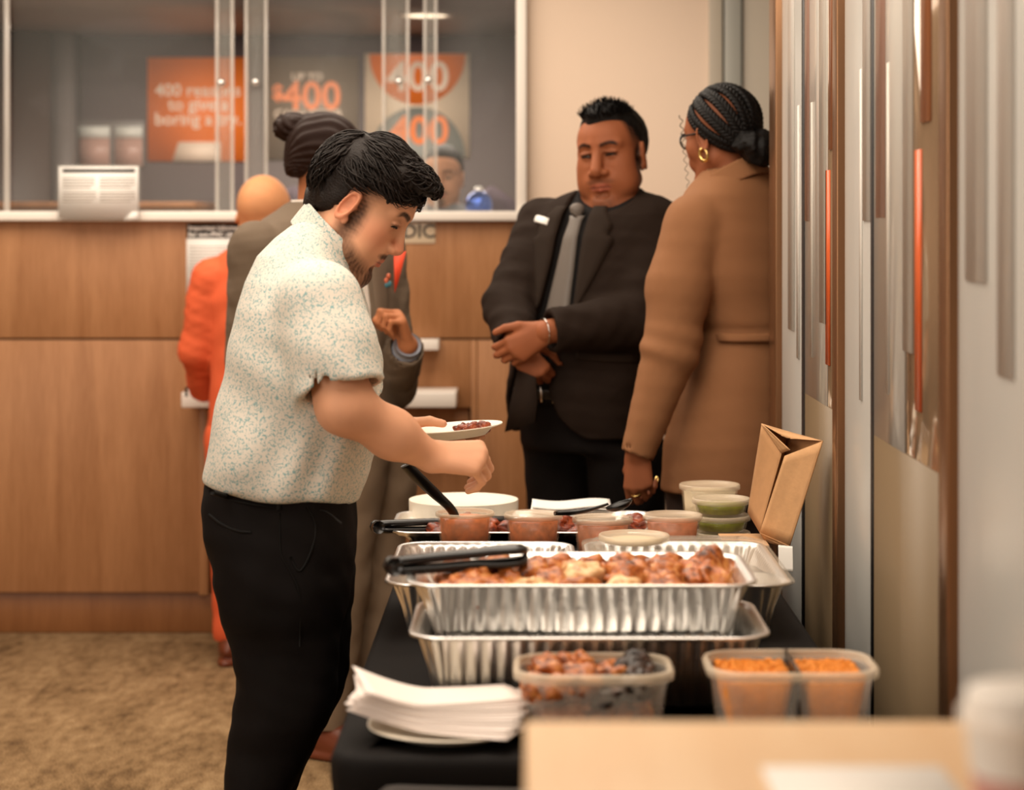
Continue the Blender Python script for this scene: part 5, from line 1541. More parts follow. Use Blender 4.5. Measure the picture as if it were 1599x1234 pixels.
def colr2(p):
    ax = nk2[1] - nk2[0]; ax = ax/np.linalg.norm(ax)
    h = (p - nk2[0].astype(f32)) @ ax.astype(f32); fr = (p[:, 0] - nk2[0][0])*F2[0] + (p[:, 1] - nk2[0][1])*F2[1]
    d = np.abs(cap(p, nk2[0] - ax*.03, nk2[1], .096, .080)) - .004
    return np.maximum(d, np.maximum(h - .030 + .28*fr, -h - .012 - .20*fr))
sdf_obj('collar', colr2, axis(.02, .42, .006), axis(5.75, 6.15, .006), axis(pz(345, D2), pz(265, D2), .006), M['darkshirt'], sm)
zs_ = lambda y: pz(y, D2)
def trs2(p):
    d = loft(p, [(z, x, y, a - .012, b - .012) for z, x, y, a, b in T2 if z < pz(590, D2)], F2)
    d = smin(d, smin(loft(p, LA), loft(p, LB), .012), .03)
    return d + wrinkle(p, 71, .0035, 20)
sdf_obj('trousers', trs2, axis(-.12, .48, .011), axis(5.6, 6.3, .011), axis(.06, pz(606, D2), .011), M['blacktrs'], sm)
strip('belt', [(s, zs_(600)) for s in np.linspace(-.16, .06, 14)], [(s, zs_(619)) for s in np.linspace(-.16, .06, 14)], T2, F2, M['leather'], sm, -.008, .006)
for s0, s1 in ((-.012, -.006), (.026, .032)):
    strip('belt_buckle', [(s0, zs_(598)), (s0, zs_(621))], [(s1, zs_(598)), (s1, zs_(621))], T2, F2, M['chrome'], sm, .001, .003)
def lapel(sg):
    ed = (lambda z: edgeL(z)) if sg > 0 else (lambda z: edgeR(z))
    zz = np.linspace(zs_(322), zs_(480), 30)
    inn = [(float(ed(z)) - sg*.006, z) for z in zz]
    wv = np.interp(zz, [zs_(480), zs_(420), zs_(372), zs_(368), zs_(352), zs_(322)], [.004, .050, .082, .060, .070, .030])
    out = [(float(ed(z)) + sg*w_, z) for z, w_ in zip(zz, wv)]
    return strip('lapel', inn, out, T2, F2, M['suit_l'], sm, .014, .006)
lapel(1); lapel(-1)
tz = np.linspace(zs_(337), zs_(492), 24)
tw = np.interp(tz, [zs_(492), zs_(345), zs_(337)], [.040, .021, .026])
strip('tie', [(-w_, z) for z, w_ in zip(tz, tw)], [(w_, z) for z, w_ in zip(tz, tw)], T2, F2, M['tie'], sm, .002, .007)
kn = front_point(T2, F2, 0, zs_(330), .012)
V, T = ICO3; Vk = V*np.array([.019, .012, .022]); Vk[:, 0] *= (1 + .35*V[:, 2]); mesh_np('tie_knot', Vk + kn, None, M['tie'], sm, tri=T)
strip('name_badge', [(-.135, zs_(336)), (-.080, zs_(341))], [(-.135, zs_(347)), (-.080, zs_(352))], T2, F2, M['paper'], sm, .020, .004)
strip('pocket_flap', [(s, zs_(536 + 60*(s-.05))) for s in np.linspace(.09, .2, 10)], [(s, zs_(552 + 60*(s-.05))) for s in np.linspace(.09, .2, 10)], T2, F2, M['suit_l'], sm, .014, .005)
# the open front flap that swings away from the hip
fl = [(808, 578, 5.77), (835, 590, 5.735), (838, 628, 5.735), (835, 660, 5.74), (812, 668, 5.755), (788, 675, 5.80), (797, 628, 5.80)]
fv = np.array([P(*a) for a in fl]); fb = fv + np.array([.004, .012, 0])
nF = len(fl); c0, c1_ = fv.mean(0)[None], fb.mean(0)[None]
V = np.concatenate([fv, fb, c0, c1_]); i = np.arange(nF); j = (i + 1) % nF
mesh_np('jacket_flap', V, np.stack([j, i, nF + i, nF + j], 1), M['suit'], sm, False, tri=np.concatenate([np.stack([i, j, np.full(nF, 2*nF)], 1), np.stack([nF + j, nF + i, np.full(nF, 2*nF + 1)], 1)]))
ax = (wL2 - eL2)/np.linalg.norm(wL2 - eL2); a_ = np.arange(25)*2*math.pi/24
u_ = np.cross(ax, (0, 0, 1)); u_ /= np.linalg.norm(u_); v_ = np.cross(u_, ax)
v, f = tube([wL2 + ax*.004 + .036*(np.cos(t)*u_ + np.sin(t)*v_) for t in a_], .0014, 6); mesh_np('bracelet', v, f, M['chrome'], sm)
shoe(sm, (px_(880, D2), D2 + .06), 240, M['blackshoe']); shoe(sm, (px_(978, D2), D2 - .09), 240, M['blackshoe'])

# ================================================================== the woman in the tan coat, seen from behind
D3 = 5.60
M['tan'] = mat('tan_coat', srgb(142, 98, 66), 0.8, spec=0.2, bump=0.2, bscale=700)
M['tan_d'] = mat('tan_seam', srgb(120, 80, 52), 0.85)
M['gold'] = mat('gold', (0.85, 0.60, 0.22), 0.18, 1.0)
M['darkskirt'] = mat('dark_brown_skirt', srgb(46, 30, 24), 0.8)
wm = person('person with braided hair in a belted tan coat, seen from behind', P(1160, 900, D3)[:2])
F3 = (-.62, .785); L3 = (-F3[1], F3[0])
def r3(y, x0, x1, a, b): return prow2(y, x0, x1, a, b, D3)
T3 = [r3(252, 1112, 1178, .060, .062), r3(268, 1098, 1196, .078, .085), r3(286, 1085, 1215, .092, .125), r3(305, 1076, 1232, .102, .165), r3(330, 1068, 1246, .112, .190), r3(370, 1068, 1256, .125, .196), r3(430, 1076, 1256, .135, .182), r3(480, 1086, 1252, .130, .158), r3(518, 1088, 1252, .132, .146),
      r3(560, 1078, 1254, .145, .160), r3(620, 1062, 1260, .160, .178), r3(690, 1046, 1266, .175, .200), r3(772, 1040, 1268, .178, .208)]
T3.sort()
hd3 = Head(P(1130, 218, D3), head_axes(90 + 45, 8, 0), 1.03, eye_open=.4, nose=.95, jaw=.85)
nk3 = (P(1146, 292, D3), P(1132, 235, D3))
s3, e3, w3 = P(1086, 352, D3 - .10), P(1048, 545, D3 - .14), P(996, 706, D3 - .16)
h3 = Hand(w3, (.02, .05, -1), (-.85, .35, -.0), (-.35, -.93, 0), curl=((22, 52, 34), (30, 56, 38), (38, 60, 40), (44, 62, 42)), spread=3, size=.98, thumb_pose=((.85, .38, -.4), (.85, .0, -.5), (.85, -.25, -.45)))
s3b, e3b, w3b = P(1240, 352, D3 + .1), P(1262, 545, D3 + .12), P(1250, 690, D3 + .2)
def body3(p):
    d = near(p, hd3.o, .18, hd3.sdf)
    d = smin(d, cap(p, nk3[0], nk3[1], .056, .052), .02)
    d = smin(d, loft(p, [(z, x, y, a - .03, b - .03) for z, x, y, a, b in T3], F3), .02)
    d = smin(d, smin(limb(p, [s3, e3, w3], [.055, .048, .027]), limb(p, [s3b, e3b, w3b], [.055, .048, .03]), .01), .02)
    d = smin(d, h3.f(p), .012)
    for x_ in (1105, 1190):
        d = smin(d, limb(p, [P(x_, 740, D3), (px_(x_, D3), D3, .5), (px_(x_, D3), D3 + .02, .06)], [.08, .06, .045]), .02)
    return d
o = hd3.o
G = grids((.18, 5.2, .04), (.78, 5.85, 1.80), .012, [((o[0]-.13, o[1]-.13, 1.45), (o[0]+.11, o[1]+.13, 1.80), .0036), ((px_(955, 5.34), 5.24, pz(775, 5.34)), (px_(1030, 5.34), 5.46, pz(700, 5.34)), .0036)])
skin3 = srgb(150, 90, 60)
sdf_obj('body', body3, *G, M['skin'], wm, skin_col(hd3, skin3, brow=srgb(26, 16, 12), lip=srgb(150, 80, 70), fade=srgb(96, 56, 36), fade_a=.35))
hd3.eyes(M['eye'], wm)
def coat3(p):
    d = loft(p, T3, F3) + wrinkle(p, 81, .0016, 12)
    z = p[:, 2]
    waist = np.exp(-((z - pz(512, D3))/.012)**2)*.006
    d = d + waist
    d = smin(d, ell(p, P(1046, 452, D3 + .0), (.045, .06, .075)), .04)
    sl = limb(p, [s3, (s3 + e3)/2 + np.array([-.012, 0, 0]), e3, w3], [.082, .080, .070, .043], .03)
    ax = (w3 - e3)/np.linalg.norm(w3 - e3); m_ = w3 + ax*.010
    sl = smax(sl, (p - m_.astype(f32)) @ ax.astype(f32), .003)
    sl = np.maximum(sl, -cap(p, m_ - ax*.04, m_ + ax*.05, .0325))
    sl = np.minimum(sl, limb(p, [s3b, e3b, w3b], [.078, .068, .05], .02))
    sl = sl + .004*np.sin(90*z + 30*p[:, 0])*np.exp(-((z - pz(545, 5.36))/.05)**2) + wrinkle(p, 83, .0018, 14)
    d = np.where(z > .82, smin(d, sl, .012), np.minimum(d, sl))
    d = smax(d, pz(766, D3) - z + .006*np.sin(18*p[:, 0]), .006)
    nk = cap(p, nk3[0] + np.array([0, 0, -.02]), nk3[1] + np.array([-.01, .0, .08]), .063, .066)
    return np.maximum(d, -nk)
sdf_obj('coat', coat3, axis(.20, .82, .0075), axis(5.22, 5.86, .0075), axis(pz(790, D3), pz(246, D3), .0075), M['tan'], wm)
def colr3(p):
    ax = nk3[1] - nk3[0]; ax = ax/np.linalg.norm(ax)
    h = (p - nk3[0].astype(f32)) @ ax.astype(f32); fr = (p[:, 0] - nk3[0][0])*F3[0] + (p[:, 1] - nk3[0][1])*F3[1]
    d = np.abs(cap(p, nk3[0] - ax*.05, nk3[1] + ax*.05, .118, .058)) - .0055
    return np.maximum(d, np.maximum(h - .040 + .40*fr, -h - .022 - .42*fr))
sdf_obj('collar', colr3, axis(.38, .72, .005), axis(5.3, 5.72, .005), axis(pz(345, D3), pz(240, D3), .005), M['tan'], wm)
def backstrip(name, za, zb, s0, s1, m, off=.004, th=.004):
    bF = (-F3[0], -F3[1])
    return strip(name, [(s, za) for s in np.linspace(s0, s1, 24)], [(s, zb) for s in np.linspace(s0, s1, 24)], T3, bF, m, wm, off, th)
backstrip('coat_belt', pz(516, D3), pz(530, D3), -.143, .143, M['tan'], .009, .007)
bF = (-F3[0], -F3[1])
for sx_ in (.045,):
    zz = np.linspace(pz(535, D3), pz(764, D3), 22)
    strip('back_seam', [(sx_ + .002*k/22, z) for k, z in enumerate(zz)], [(sx_ + .0045 + .002*k/22, z) for k, z in enumerate(zz)], T3, bF, M['tan_d'], wm, .0025, .0015, 3)
def skirt3(p):
    d = None
    for x_ in (1100, 1200):
        e = limb(p, [P(x_, 735, D3), (px_(x_, D3), D3, .5), (px_(x_, D3), D3 + .01, .10)], [.105, .085, .07]); d = e if d is None else smin(d, e, .04)
    return d
sdf_obj('trousers', skirt3, axis(.28, .78, .013), axis(5.3, 5.7, .013), axis(.07, pz(745, D3), .013), M['darkskirt'], wm)
shoe(wm, (px_(1100, D3), D3), 128, M['leather'], .25, .09); shoe(wm, (px_(1200, D3), D3), 128, M['leather'], .25, .09)
# cornrows: plaits laid over the skull, running into a low bun
def plait(ctrl, r0_, parent, nb=26):
    """ctrl in head space; two strands of beads make one plait"""
    pts = curve_pts(ctrl, nb); t = np.gradient(pts, axis=0); t /= np.linalg.norm(t, axis=1)[:, None]
    C = np.array([-.004, 0, .040]); parts = []
    V, T = ICO2
    Vs, Ts, n = [], [], 0
    for k in range(nb):
        r = r0_*min(1, .45 + 1.1*math.sin(math.pi*min(k/nb*.92 + .06, 1)))
        nrm = pts[k] - C; nrm -= t[k]*(nrm @ t[k]); nrm /= np.linalg.norm(nrm); b_ = np.cross(t[k], nrm)
        for sg in (-1, 1):
            d = t[k]*.75 - b_*sg*.62; d /= np.linalg.norm(d); e = np.cross(nrm, d)
            c = pts[k] + b_*sg*r*.42 + t[k]*(.5*r*(sg > 0))
            q = V[:, :1]*d*r*1.15 + V[:, 1:2]*e*r*.55 + V[:, 2:3]*nrm*r*.62 + c
            Vs.append(q); Ts.append(T + n); n += len(V)
    mesh_np('cornrow', hd3.world(np.concatenate(Vs)), None, M['hair_k'], parent, True, tri=np.concatenate(Ts))
def on_skull(th, z, off=.006):
    """th: degrees from the forehead round to the left; z height above the ear"""
    c = np.array([-.004, 0, .040]); r = np.array([.095, .075, .090]) + off
    w_ = math.sqrt(max(.02, 1 - ((z - c[2])/r[2])**2))
    return np.array([c[0] + r[0]*w_*math.cos(R(th)), c[1] + r[1]*w_*math.sin(R(th)), z])
bun_l = np.array([-.100, 0, -.020])
pa_ = np.array([.65, 0, .76]); pn1 = np.array([-.76, 0, .65]); pn2 = np.array([0, 1.0, 0])
for k in range(-4, 5):
    al = R(25*k); ctrl = []
    for th in np.linspace(16 + 7*abs(k), 172, 14):
        d_ = math.cos(R(th))*pa_ + math.sin(R(th))*(math.cos(al)*pn1 + math.sin(al)*pn2)
        ctrl.append(np.array([-.004, 0, .040]) + d_*(np.array([.095, .075, .090]) + .005))
    plait(ctrl, .0140, wm, 22)
# the swept-back front hair between the hairline and the plaits
def front3(p):
    q = hd3.loc(p); s = q.copy(); s[:, 1] = np.abs(s[:, 1])
    d = ell(q, (-.004, 0, .040), (.101, .080, .096))
    d = smax(d, -ell(s, (.112, 0, -.012), (.060, .12, .082)), .006)
    d = np.maximum(d, -(q[:, 2] - .055 + .4*(q[:, 0] - .03)))
    d = np.maximum(d, .030 - q[:, 0])
    return (d + .0012*np.sin(300*q[:, 1]))*hd3.k*.9
sdf_obj('front_hair', front3, axis(o[0]-.14, o[0]+.10, .004), axis(o[1]-.12, o[1]+.16, .004), axis(o[2]+.0, o[2]+.18, .004), M['hair_k'], wm)
def bun3(p):
    q = hd3.loc(p)
    d = ell(q, bun_l + np.array([-.018, 0, -.022]), (.040, .058, .044))
    d = smin(d, ell(q, (-.082, 0, -.022), (.034, .058, .040)), .02)
    return (d + .004*np.sin(150*q[:, 1] + 90*q[:, 2] + 3*sn(q, 40, 2)) + .002*sn(q, 120, 3))*hd3.k*.85
sdf_obj('hair_bun', bun3, axis(o[0]-.05, o[0]+.22, .004), axis(o[1]-.2, o[1]+.14, .004), axis(o[2]-.14, o[2]+.08, .004), M['hair_k'], wm)
# the fine curl before the ear, glasses, earring
cw = [hd3.world((.088 + .004*math.sin(t*2.4), .052 + .004*math.cos(t*2.4), .075 - .0085*t))[0] for t in np.linspace(0, 22, 120)]
v, f = tube(cw, np.linspace(.0012, .0006, 120), 5); mesh_np('loose_curl', v, f, M['hair_k'], wm)
gp = lambda *a: hd3.world(a)[0]
for sg in (1, -1):
    rim = [gp(.097 - .18*(abs(y_) - .031)*.5, sg*y_, z_) for y_, z_ in [(.033 + .023*math.cos(t), .010 + .019*math.sin(t)) for t in np.linspace(0, 2*math.pi, 29)]]
    v, f = tube(rim, .0026, 6); mesh_np('glasses_rim', v, f, M['black_plastic'], wm)
    v, f = tube([gp(.092, sg*.056, .016), gp(.072, sg*.073, .018), gp(.0, sg*.080, .016)], .0028, 6); mesh_np('glasses_temple', v, f, M['black_plastic'], wm)
v, f = tube([gp(.101, -.010, .014), gp(.103, 0, .016), gp(.101, .010, .014)], .002, 6); mesh_np('glasses_bridge', v, f, M['black_plastic'], wm)
er = [gp(.002 + .012*math.sin(t), .082 + .003*math.cos(t), -.040 + .015*math.cos(t)) for t in np.linspace(-.2, 5.6, 22)]
v, f = tube(er, .0052*np.sin(np.linspace(.5, 2.7, 22)), 8); mesh_np('gold_earring', v, f, M['gold'], wm)
for i in (0, 1, 2, 3):
    tp, nn, dd = h3.tips[i]
    V, T = ICO2; q = V[:, :1]*dd*.011 + V[:, 1:2]*np.cross(dd, nn)*.006 + V[:, 2:3]*nn*.002
    mesh_np('gold_nail', q + tp + nn*.006 + dd*.006, None, M['gold'], wm, tri=T)
a, b_, r0, r1 = h3.segs[3]
axr = (b_ - a)/np.linalg.norm(b_ - a); u_ = np.cross(axr, (.3, .5, .1)); u_ /= np.linalg.norm(u_); v_ = np.cross(u_, axr)
v, f = tube([a + axr*.016 + .0108*(math.cos(t)*u_ + math.sin(t)*v_) for t in np.linspace(0, 6.3, 20)], .0022, 6); mesh_np('gold_ring', v, f, M['gold'], wm)
# ================================================================== the man with a hair bun and grey suit, behind the polo shirt
D4 = 6.0
M['greysuit'] = mat('taupe_grey_suit', srgb(112, 96, 80), 0.8, spec=0.2, bump=0.25, bscale=600)
M['greytrs'] = mat('taupe_trousers', srgb(124, 104, 84), 0.8, spec=0.2, bump=0.2, bscale=600)
M['whiteshirt'] = mat('white_shirt', srgb(226, 216, 204), 0.8)
M['blueshirt'] = mat('pale_blue_cuff', srgb(150, 154, 166), 0.8)
M['redorange'] = mat('red_orange_cloth', srgb(226, 70, 34), 0.7)
M['brownshoe'] = mat('brown_leather', srgb(104, 50, 28), 0.35)
M['pinred'] = mat('enamel_red', srgb(190, 92, 58), 0.4); M['pinteal'] = mat('enamel_teal', srgb(52, 104, 116), 0.4)
bm_ = person('person with a hair bun in a taupe suit, largely hidden behind the polo-shirted diner', P(530, 900, D4)[:2])
F4 = (.64, -.77)
r4 = lambda y, x0, x1, a, b: prow2(y, x0, x1, a, b, D4)
T4 = [r4(312, 470, 540, .075, .08), r4(326, 452, 556, .10, .11), r4(345, 428, 575, .12, .16), r4(370, 403, 590, .135, .19), r4(410, 384, 606, .16, .215), r4(480, 374, 616, .185, .22), r4(560, 374, 616, .195, .215), r4(640, 378, 616, .195, .21), r4(690, 382, 618, .19, .21)]
T4.sort()
hd4 = Head(P(506, 258, D4), head_axes(14, 12, 0), 1.03, eye_open=.4)
nk4 = (P(500, 335, D4), P(500, 280, D4))
sL4, eL4, wL4 = P(590, 385, D4 + .12), P(612, 600, D4 + .04), P(636, 540, D4 - .16)
h4 = Hand(wL4, (-.28, -.35, .85), (-.45, .75, .25), (.80, .45, .2), curl=((55, 80, 45), (58, 82, 45), (60, 84, 45), (62, 84, 45)), spread=1, size=1.0, thumb_pose=((.8, .45, -.4), (.8, -.2, -.55), (.75, -.4, -.5)))
sR4, eR4, wR4 = P(400, 390, D4 - .14), P(392, 560, D4 - .12), P(450, 690, D4 - .2)
LG4 = lambda pts: [(pz(y, D4), px_(x, D4), D4 + dy, r, r) for y, x, dy, r in pts]
LA4, LB4 = [(690, 548, -.05, .115), (760, 540, -.06, .105), (900, 530, -.08, .085), (1130, 512, -.10, .062)], [(690, 592, .06, .10), (760, 596, .06, .092), (860, 588, .05, .075), (930, 588, .03, .066), (1130, 570, .02, .058)]
def trs4(p):
    d = loft(p, [(z, x, y, a - .012, b - .012) for z, x, y, a, b in T4 if z < pz(600, D4)], F4)
    d = smin(d, smin(limb(p, [P(x, y, D4 + dy) for y, x, dy, r in LA4], [q_[3] for q_ in LA4]), limb(p, [P(x, y, D4 + dy) for y, x, dy, r in LB4], [q_[3] for q_ in LB4]), .012), .03)
    return d + wrinkle(p, 91, .003, 18)
def body4(p):
    d = near(p, hd4.o, .18, hd4.sdf)
    d = smin(d, cap(p, nk4[0], nk4[1], .064, .060), .02)
    d = smin(d, loft(p, [(z, x, y, a - .03, b - .03) for z, x, y, a, b in T4], F4), .02)
    d = smin(d, limb(p, [sL4, eL4, wL4], [.055, .048, .029]), .02); d = smin(d, limb(p, [sR4, eR4, wR4], [.055, .048, .029]), .02)
    d = smin(d, h4.f(p), .012)
    for L_ in (LA4, LB4): d = smin(d, limb(p, [P(x, y, D4 + dy) for y, x, dy, r in L_], [q_[3]*.8 for q_ in L_]), .02)
    return d
o = hd4.o
G = grids((-.85, 5.7, .02), (-.26, 6.3, 1.80), .012, [((o[0]-.12, o[1]-.12, 1.46), (o[0]+.14, o[1]+.12, 1.80), .0040), ((px_(585, 5.85), 5.74, pz(560, 5.85)), (px_(655, 5.85), 5.92, pz(460, 5.85)), .0038)])
sdf_obj('body', body4, *G, M['skin'], bm_, skin_col(hd4, srgb(176, 112, 74), brow=srgb(30, 18, 12), lip=srgb(160, 90, 74), fade=srgb(92, 52, 32), fade_a=.75))
hd4.eyes(M['eye'], bm_)
def hair4(p):
    q = hd4.loc(p); s = q.copy(); s[:, 1] = np.abs(s[:, 1])
    d = ell(q, (-.010, 0, .046), (.104, .081, .096))
    d = smin(d, ell(q, (-.075, 0, -.005), (.032, .050, .055)), .02)
    d = smax(d, -ell(s, (.110, 0, -.004), (.058, .11, .076)), .01)
    d = smax(d, -ell(s, (.025, .105, -.012), (.090, .055, .066)), .01)
    d = smax(d, -(q[:, 2] + .05), .012)
    # combed lines running back to the bun
    ang = np.arctan2(q[:, 1], q[:, 2] + .03)
    return (d + .0022*np.sin(34*ang + 2*sn(q, 20, 4)))*hd4.k*.85
sdf_obj('hair', hair4, axis(o[0]-.16, o[0]+.14, .0042), axis(o[1]-.13, o[1]+.13, .0042), axis(o[2]-.1, o[2]+.19, .0042), M['hair_b'], bm_)
bc4 = P(456, 199, D4)
V, T = icos(4)
rr_ = 1 + .10*np.sin(7*V[:, 0] + 9*V[:, 2] + 3*np.sin(4*V[:, 1])) + .04*np.sin(25*V[:, 2] + 12*V[:, 0])
mesh_np('hair_bun', V*rr_[:, None]*np.array([.050, .042, .040]) + bc4, None, M['hair_b'], bm_, tri=T)
v, f = tube([bc4 + np.array([.03 + .03*t, 0, .002 + .008*math.sin(3*t)]) for t in np.linspace(0, 1.3, 8)], np.linspace(.030, .034, 8), 14); mesh_np('bun_knot', v, f, M['hair_b'], bm_)
def jkt4(p):
    z = p[:, 2]
    d = loft(p, [(zz, x, y, a + .010, b + .010) for zz, x, y, a, b in T4], F4) + wrinkle(p, 93, .0025, 14)
    T = np.array(T4); zz = np.clip(z, T[0, 0], T[-1, 0])
    qx = p[:, 0] - np.interp(zz, T[:, 0], T[:, 1]); qy = p[:, 1] - np.interp(zz, T[:, 0], T[:, 2])
    u = qx*F4[0] + qy*F4[1]; v = -qx*F4[1] + qy*F4[0]
    hw = np.interp(z, [pz(700, D4), pz(560, D4), pz(400, D4), pz(330, D4)], [.10, .055, .055, .045])
    d = np.maximum(d, -np.maximum(np.abs(v) - hw, -u).astype(f32))
    core = loft(p, [(zz_, x, y, a - .012, b - .012) for zz_, x, y, a, b in T4], F4)
    d = np.maximum(d, -np.maximum(core, z - pz(350, D4)))
    d = smax(d, pz(668, D4) - z, .006)
    d = np.maximum(d, -cap(p, nk4[0] + np.array([0, 0, -.03]), nk4[1] + np.array([0, 0, .06]), .078, .078))
    for a_, b_, c_ in ((sL4, eL4, wL4), (sR4, eR4, wR4)):
        ax = (c_ - b_)/np.linalg.norm(c_ - b_); m_ = c_ - ax*.010
        sl = limb(p, [a_, b_, c_], [.078, .068, .050]) + wrinkle(p, 95, .003, 18)
        sl = smax(sl, (p - m_.astype(f32)) @ ax.astype(f32), .003)
        sl = np.maximum(sl, -cap(p, m_ - ax*.03, m_ + ax*.05, .042))
        d = smin(d, sl, .015)
    return d
sdf_obj('suit_jacket', jkt4, axis(-.86, -.24, .008), axis(5.66, 6.34, .008), axis(pz(690, D4), pz(306, D4), .008), M['greysuit'], bm_)
def sht4(p):
    d = loft(p, [(z, x, y, a - .004, b - .004) for z, x, y, a, b in T4], F4)
    d = np.maximum(d, -cap(p, nk4[0], nk4[1] + np.array([0, 0, .1]), .068, .068))
    return np.maximum(d, pz(620, D4) - p[:, 2])
sdf_obj('dress_shirt', sht4, axis(-.86, -.26, .011), axis(5.7, 6.3, .011), axis(pz(640, D4), pz(304, D4), .009), M['whiteshirt'], bm_)
def col4(p):
    ax = nk4[1] - nk4[0]; ax = ax/np.linalg.norm(ax); h = (p - nk4[0].astype(f32)) @ ax.astype(f32)
    return np.maximum(np.abs(cap(p, nk4[0] - ax*.02, nk4[1], .084, .070)) - .004, np.abs(h - .018) - .022)
sdf_obj('collar', col4, axis(-.70, -.42, .006), axis(5.86, 6.14, .006), axis(pz(350, D4), pz(290, D4), .006), M['whiteshirt'], bm_)
sdf_obj('trousers', trs4, axis(-.86, -.24, .011), axis(5.66, 6.3, .011), axis(.075, pz(606, D4), .011), M['greytrs'], bm_)
zz = np.linspace(pz(340, D4), pz(640, D4), 26)
strip('lapel', [(.056, z) for z in zz], [(.056 + float(np.interp(z, [pz(600, D4), pz(420, D4), pz(340, D4)], [.004, .075, .04])), z) for z in zz], T4, F4, M['greysuit'], bm_, .013, .006)
strip('lapel', [(-.056, z) for z in zz], [(-.056 - float(np.interp(z, [pz(600, D4), pz(420, D4), pz(340, D4)], [.004, .075, .04])), z) for z in zz], T4, F4, M['greysuit'], bm_, .013, .006)
strip('tie', [(-.03, z) for z in np.linspace(pz(345, D4), pz(610, D4), 14)], [(.012, z) for z in np.linspace(pz(345, D4), pz(610, D4), 14)], T4, F4, M['darkshirt'], bm_, .002, .006)
for k, (dx, dz, m_) in enumerate(((0, .010, 'pinred'), (-.006, -.002, 'pinred'), (.003, -.011, 'pinteal'), (-.005, -.014, 'pinteal'))):
    pp = P(607, 437, D4 - .19) + np.array([dx, -.01, dz]); V, T = ICO2; mesh_np('lapel_pin', V*np.array([.006, .004, .008]) + pp, None, M[m_], bm_, tri=T)
ps = [(615, 400, 5.86), (634, 392, 5.88), (622, 440, 5.86), (616, 458, 5.85)]
fv = np.array([P(*a) for a in ps]); fb = fv + np.array([0, .012, 0])
mesh_np('pocket_square', np.concatenate([fv, fb]), np.array([[0, 3, 2, 1], [4, 5, 6, 7], [0, 1, 5, 4], [1, 2, 6, 5], [2, 3, 7, 6], [3, 0, 4, 7]]), M['redorange'], bm_, False)
ax = (wL4 - eL4)/np.linalg.norm(wL4 - eL4); v, f = tube([wL4 - ax*.022, wL4 - ax*.004, wL4 + ax*.008], [.039, .0385, .037], 20); mesh_np('shirt_cuff', v, f, M['blueshirt'], bm_)
shoe(bm_, (px_(500, 5.9), 5.90), -30, M['brownshoe']); shoe(bm_, (px_(566, 6.02), 6.04), -30, M['brownshoe'])

# ================================================================== the bald visitor in an orange suit, leaning on the writing ledge
D5 = 7.16
M['orangesuit'] = mat('orange_suit', srgb(226, 100, 60), 0.75, spec=0.25, bump=0.2, bscale=500)
om = person('person with a bald head in an orange suit, leaning on the counter ledge, back turned', P(410, 900, D5)[:2])
F5 = (.25, .968)
r5 = lambda y, x0, x1, a, b: prow2(y, x0, x1, a, b, D5)
T5 = [r5(372, 385, 440, .07, .065), r5(386, 366, 456, .08, .10), r5(402, 345, 478, .095, .15), r5(425, 325, 498, .11, .185), r5(470, 324, 506, .125, .19), r5(540, 330, 500, .12, .175), r5(620, 328, 500, .125, .175), r5(690, 322, 504, .13, .185)]
T5.sort()
hd5 = Head(P(406, 338, D5), head_axes(68, 16, -8), 1.06, eye_open=.4)
nk5 = (P(412, 396, D5), P(408, 350, D5))
sA, eA, wA = P(330, 436, D5), P(310, 545, D5 + .03), P(320, 612, D5 + .17)
sB, eB, wB = P(492, 436, D5 + .05), P(508, 560, D5 + .1), P(490, 612, D5 + .2)
h5 = Hand(wA, (.55, .8, .1), (.8, -.5, 0), (0, .1, 1), curl=((15, 20, 10),)*4, size=1.0)
def trs5(p, k=1.0):
    d = loft(p, [(z, x, y, a - .012, b - .012) for z, x, y, a, b in T5 if z < pz(620, D5)], F5) if k == 1 else None
    for x_ in (368, 456):
        e = limb(p, [P(x_, 690, D5), (px_(x_, D5), D5, .5), (px_(x_ - 2, D5), D5, .10)], [.105*k, .085*k, .07*k]); d = e if d is None else smin(d, e, .025)
    return d
def body5(p):
    d = near(p, hd5.o, .18, hd5.sdf)
    d = smin(d, cap(p, nk5[0], nk5[1], .068, .066), .02)
    d = smin(d, loft(p, [(z, x, y, a - .03, b - .03) for z, x, y, a, b in T5], F5), .02)
    d = smin(d, smin(limb(p, [sA, eA, wA], [.05, .045, .03]), limb(p, [sB, eB, wB], [.05, .045, .03]), .01), .02)
    d = smin(d, h5.f(p), .01)
    return smin(d, trs5(p, .8), .02)
o = hd5.o
G = grids((-1.18, 6.95, .02), (-.62, 7.50, 1.62), .013, [((o[0]-.13, o[1]-.13, 1.36), (o[0]+.13, o[1]+.14, 1.62), .0050)])
sdf_obj('body', body5, *G, M['skin'], om, skin_col(hd5, srgb(206, 144, 100), lip=srgb(180, 100, 84)))
hd5.eyes(M['eye'], om)
def jkt5(p):
    d = loft(p, [(z, x, y, a + .010, b + .010) for z, x, y, a, b in T5], F5) + wrinkle(p, 101, .003, 14)
    d = np.maximum(d, -cap(p, nk5[0] + np.array([0, 0, -.02]), nk5[1] + np.array([0, 0, .06]), .078, .078))
    d = smax(d, pz(690, D5) - p[:, 2], .006)
    for a_, b_, c_ in ((sA, eA, wA), (sB, eB, wB)):
        ax = (c_ - b_)/np.linalg.norm(c_ - b_)
        sl = limb(p, [a_, b_, c_], [.070, .064, .050]) + wrinkle(p, 103, .004, 20)
        sl = smax(sl, (p - c_.astype(f32)) @ ax.astype(f32), .003)
        d = smin(d, sl, .015)
    return d
sdf_obj('suit_jacket', jkt5, axis(-1.2, -.6, .009), axis(6.92, 7.42, .009), axis(pz(700, D5), pz(364, D5), .009), M['orangesuit'], om)
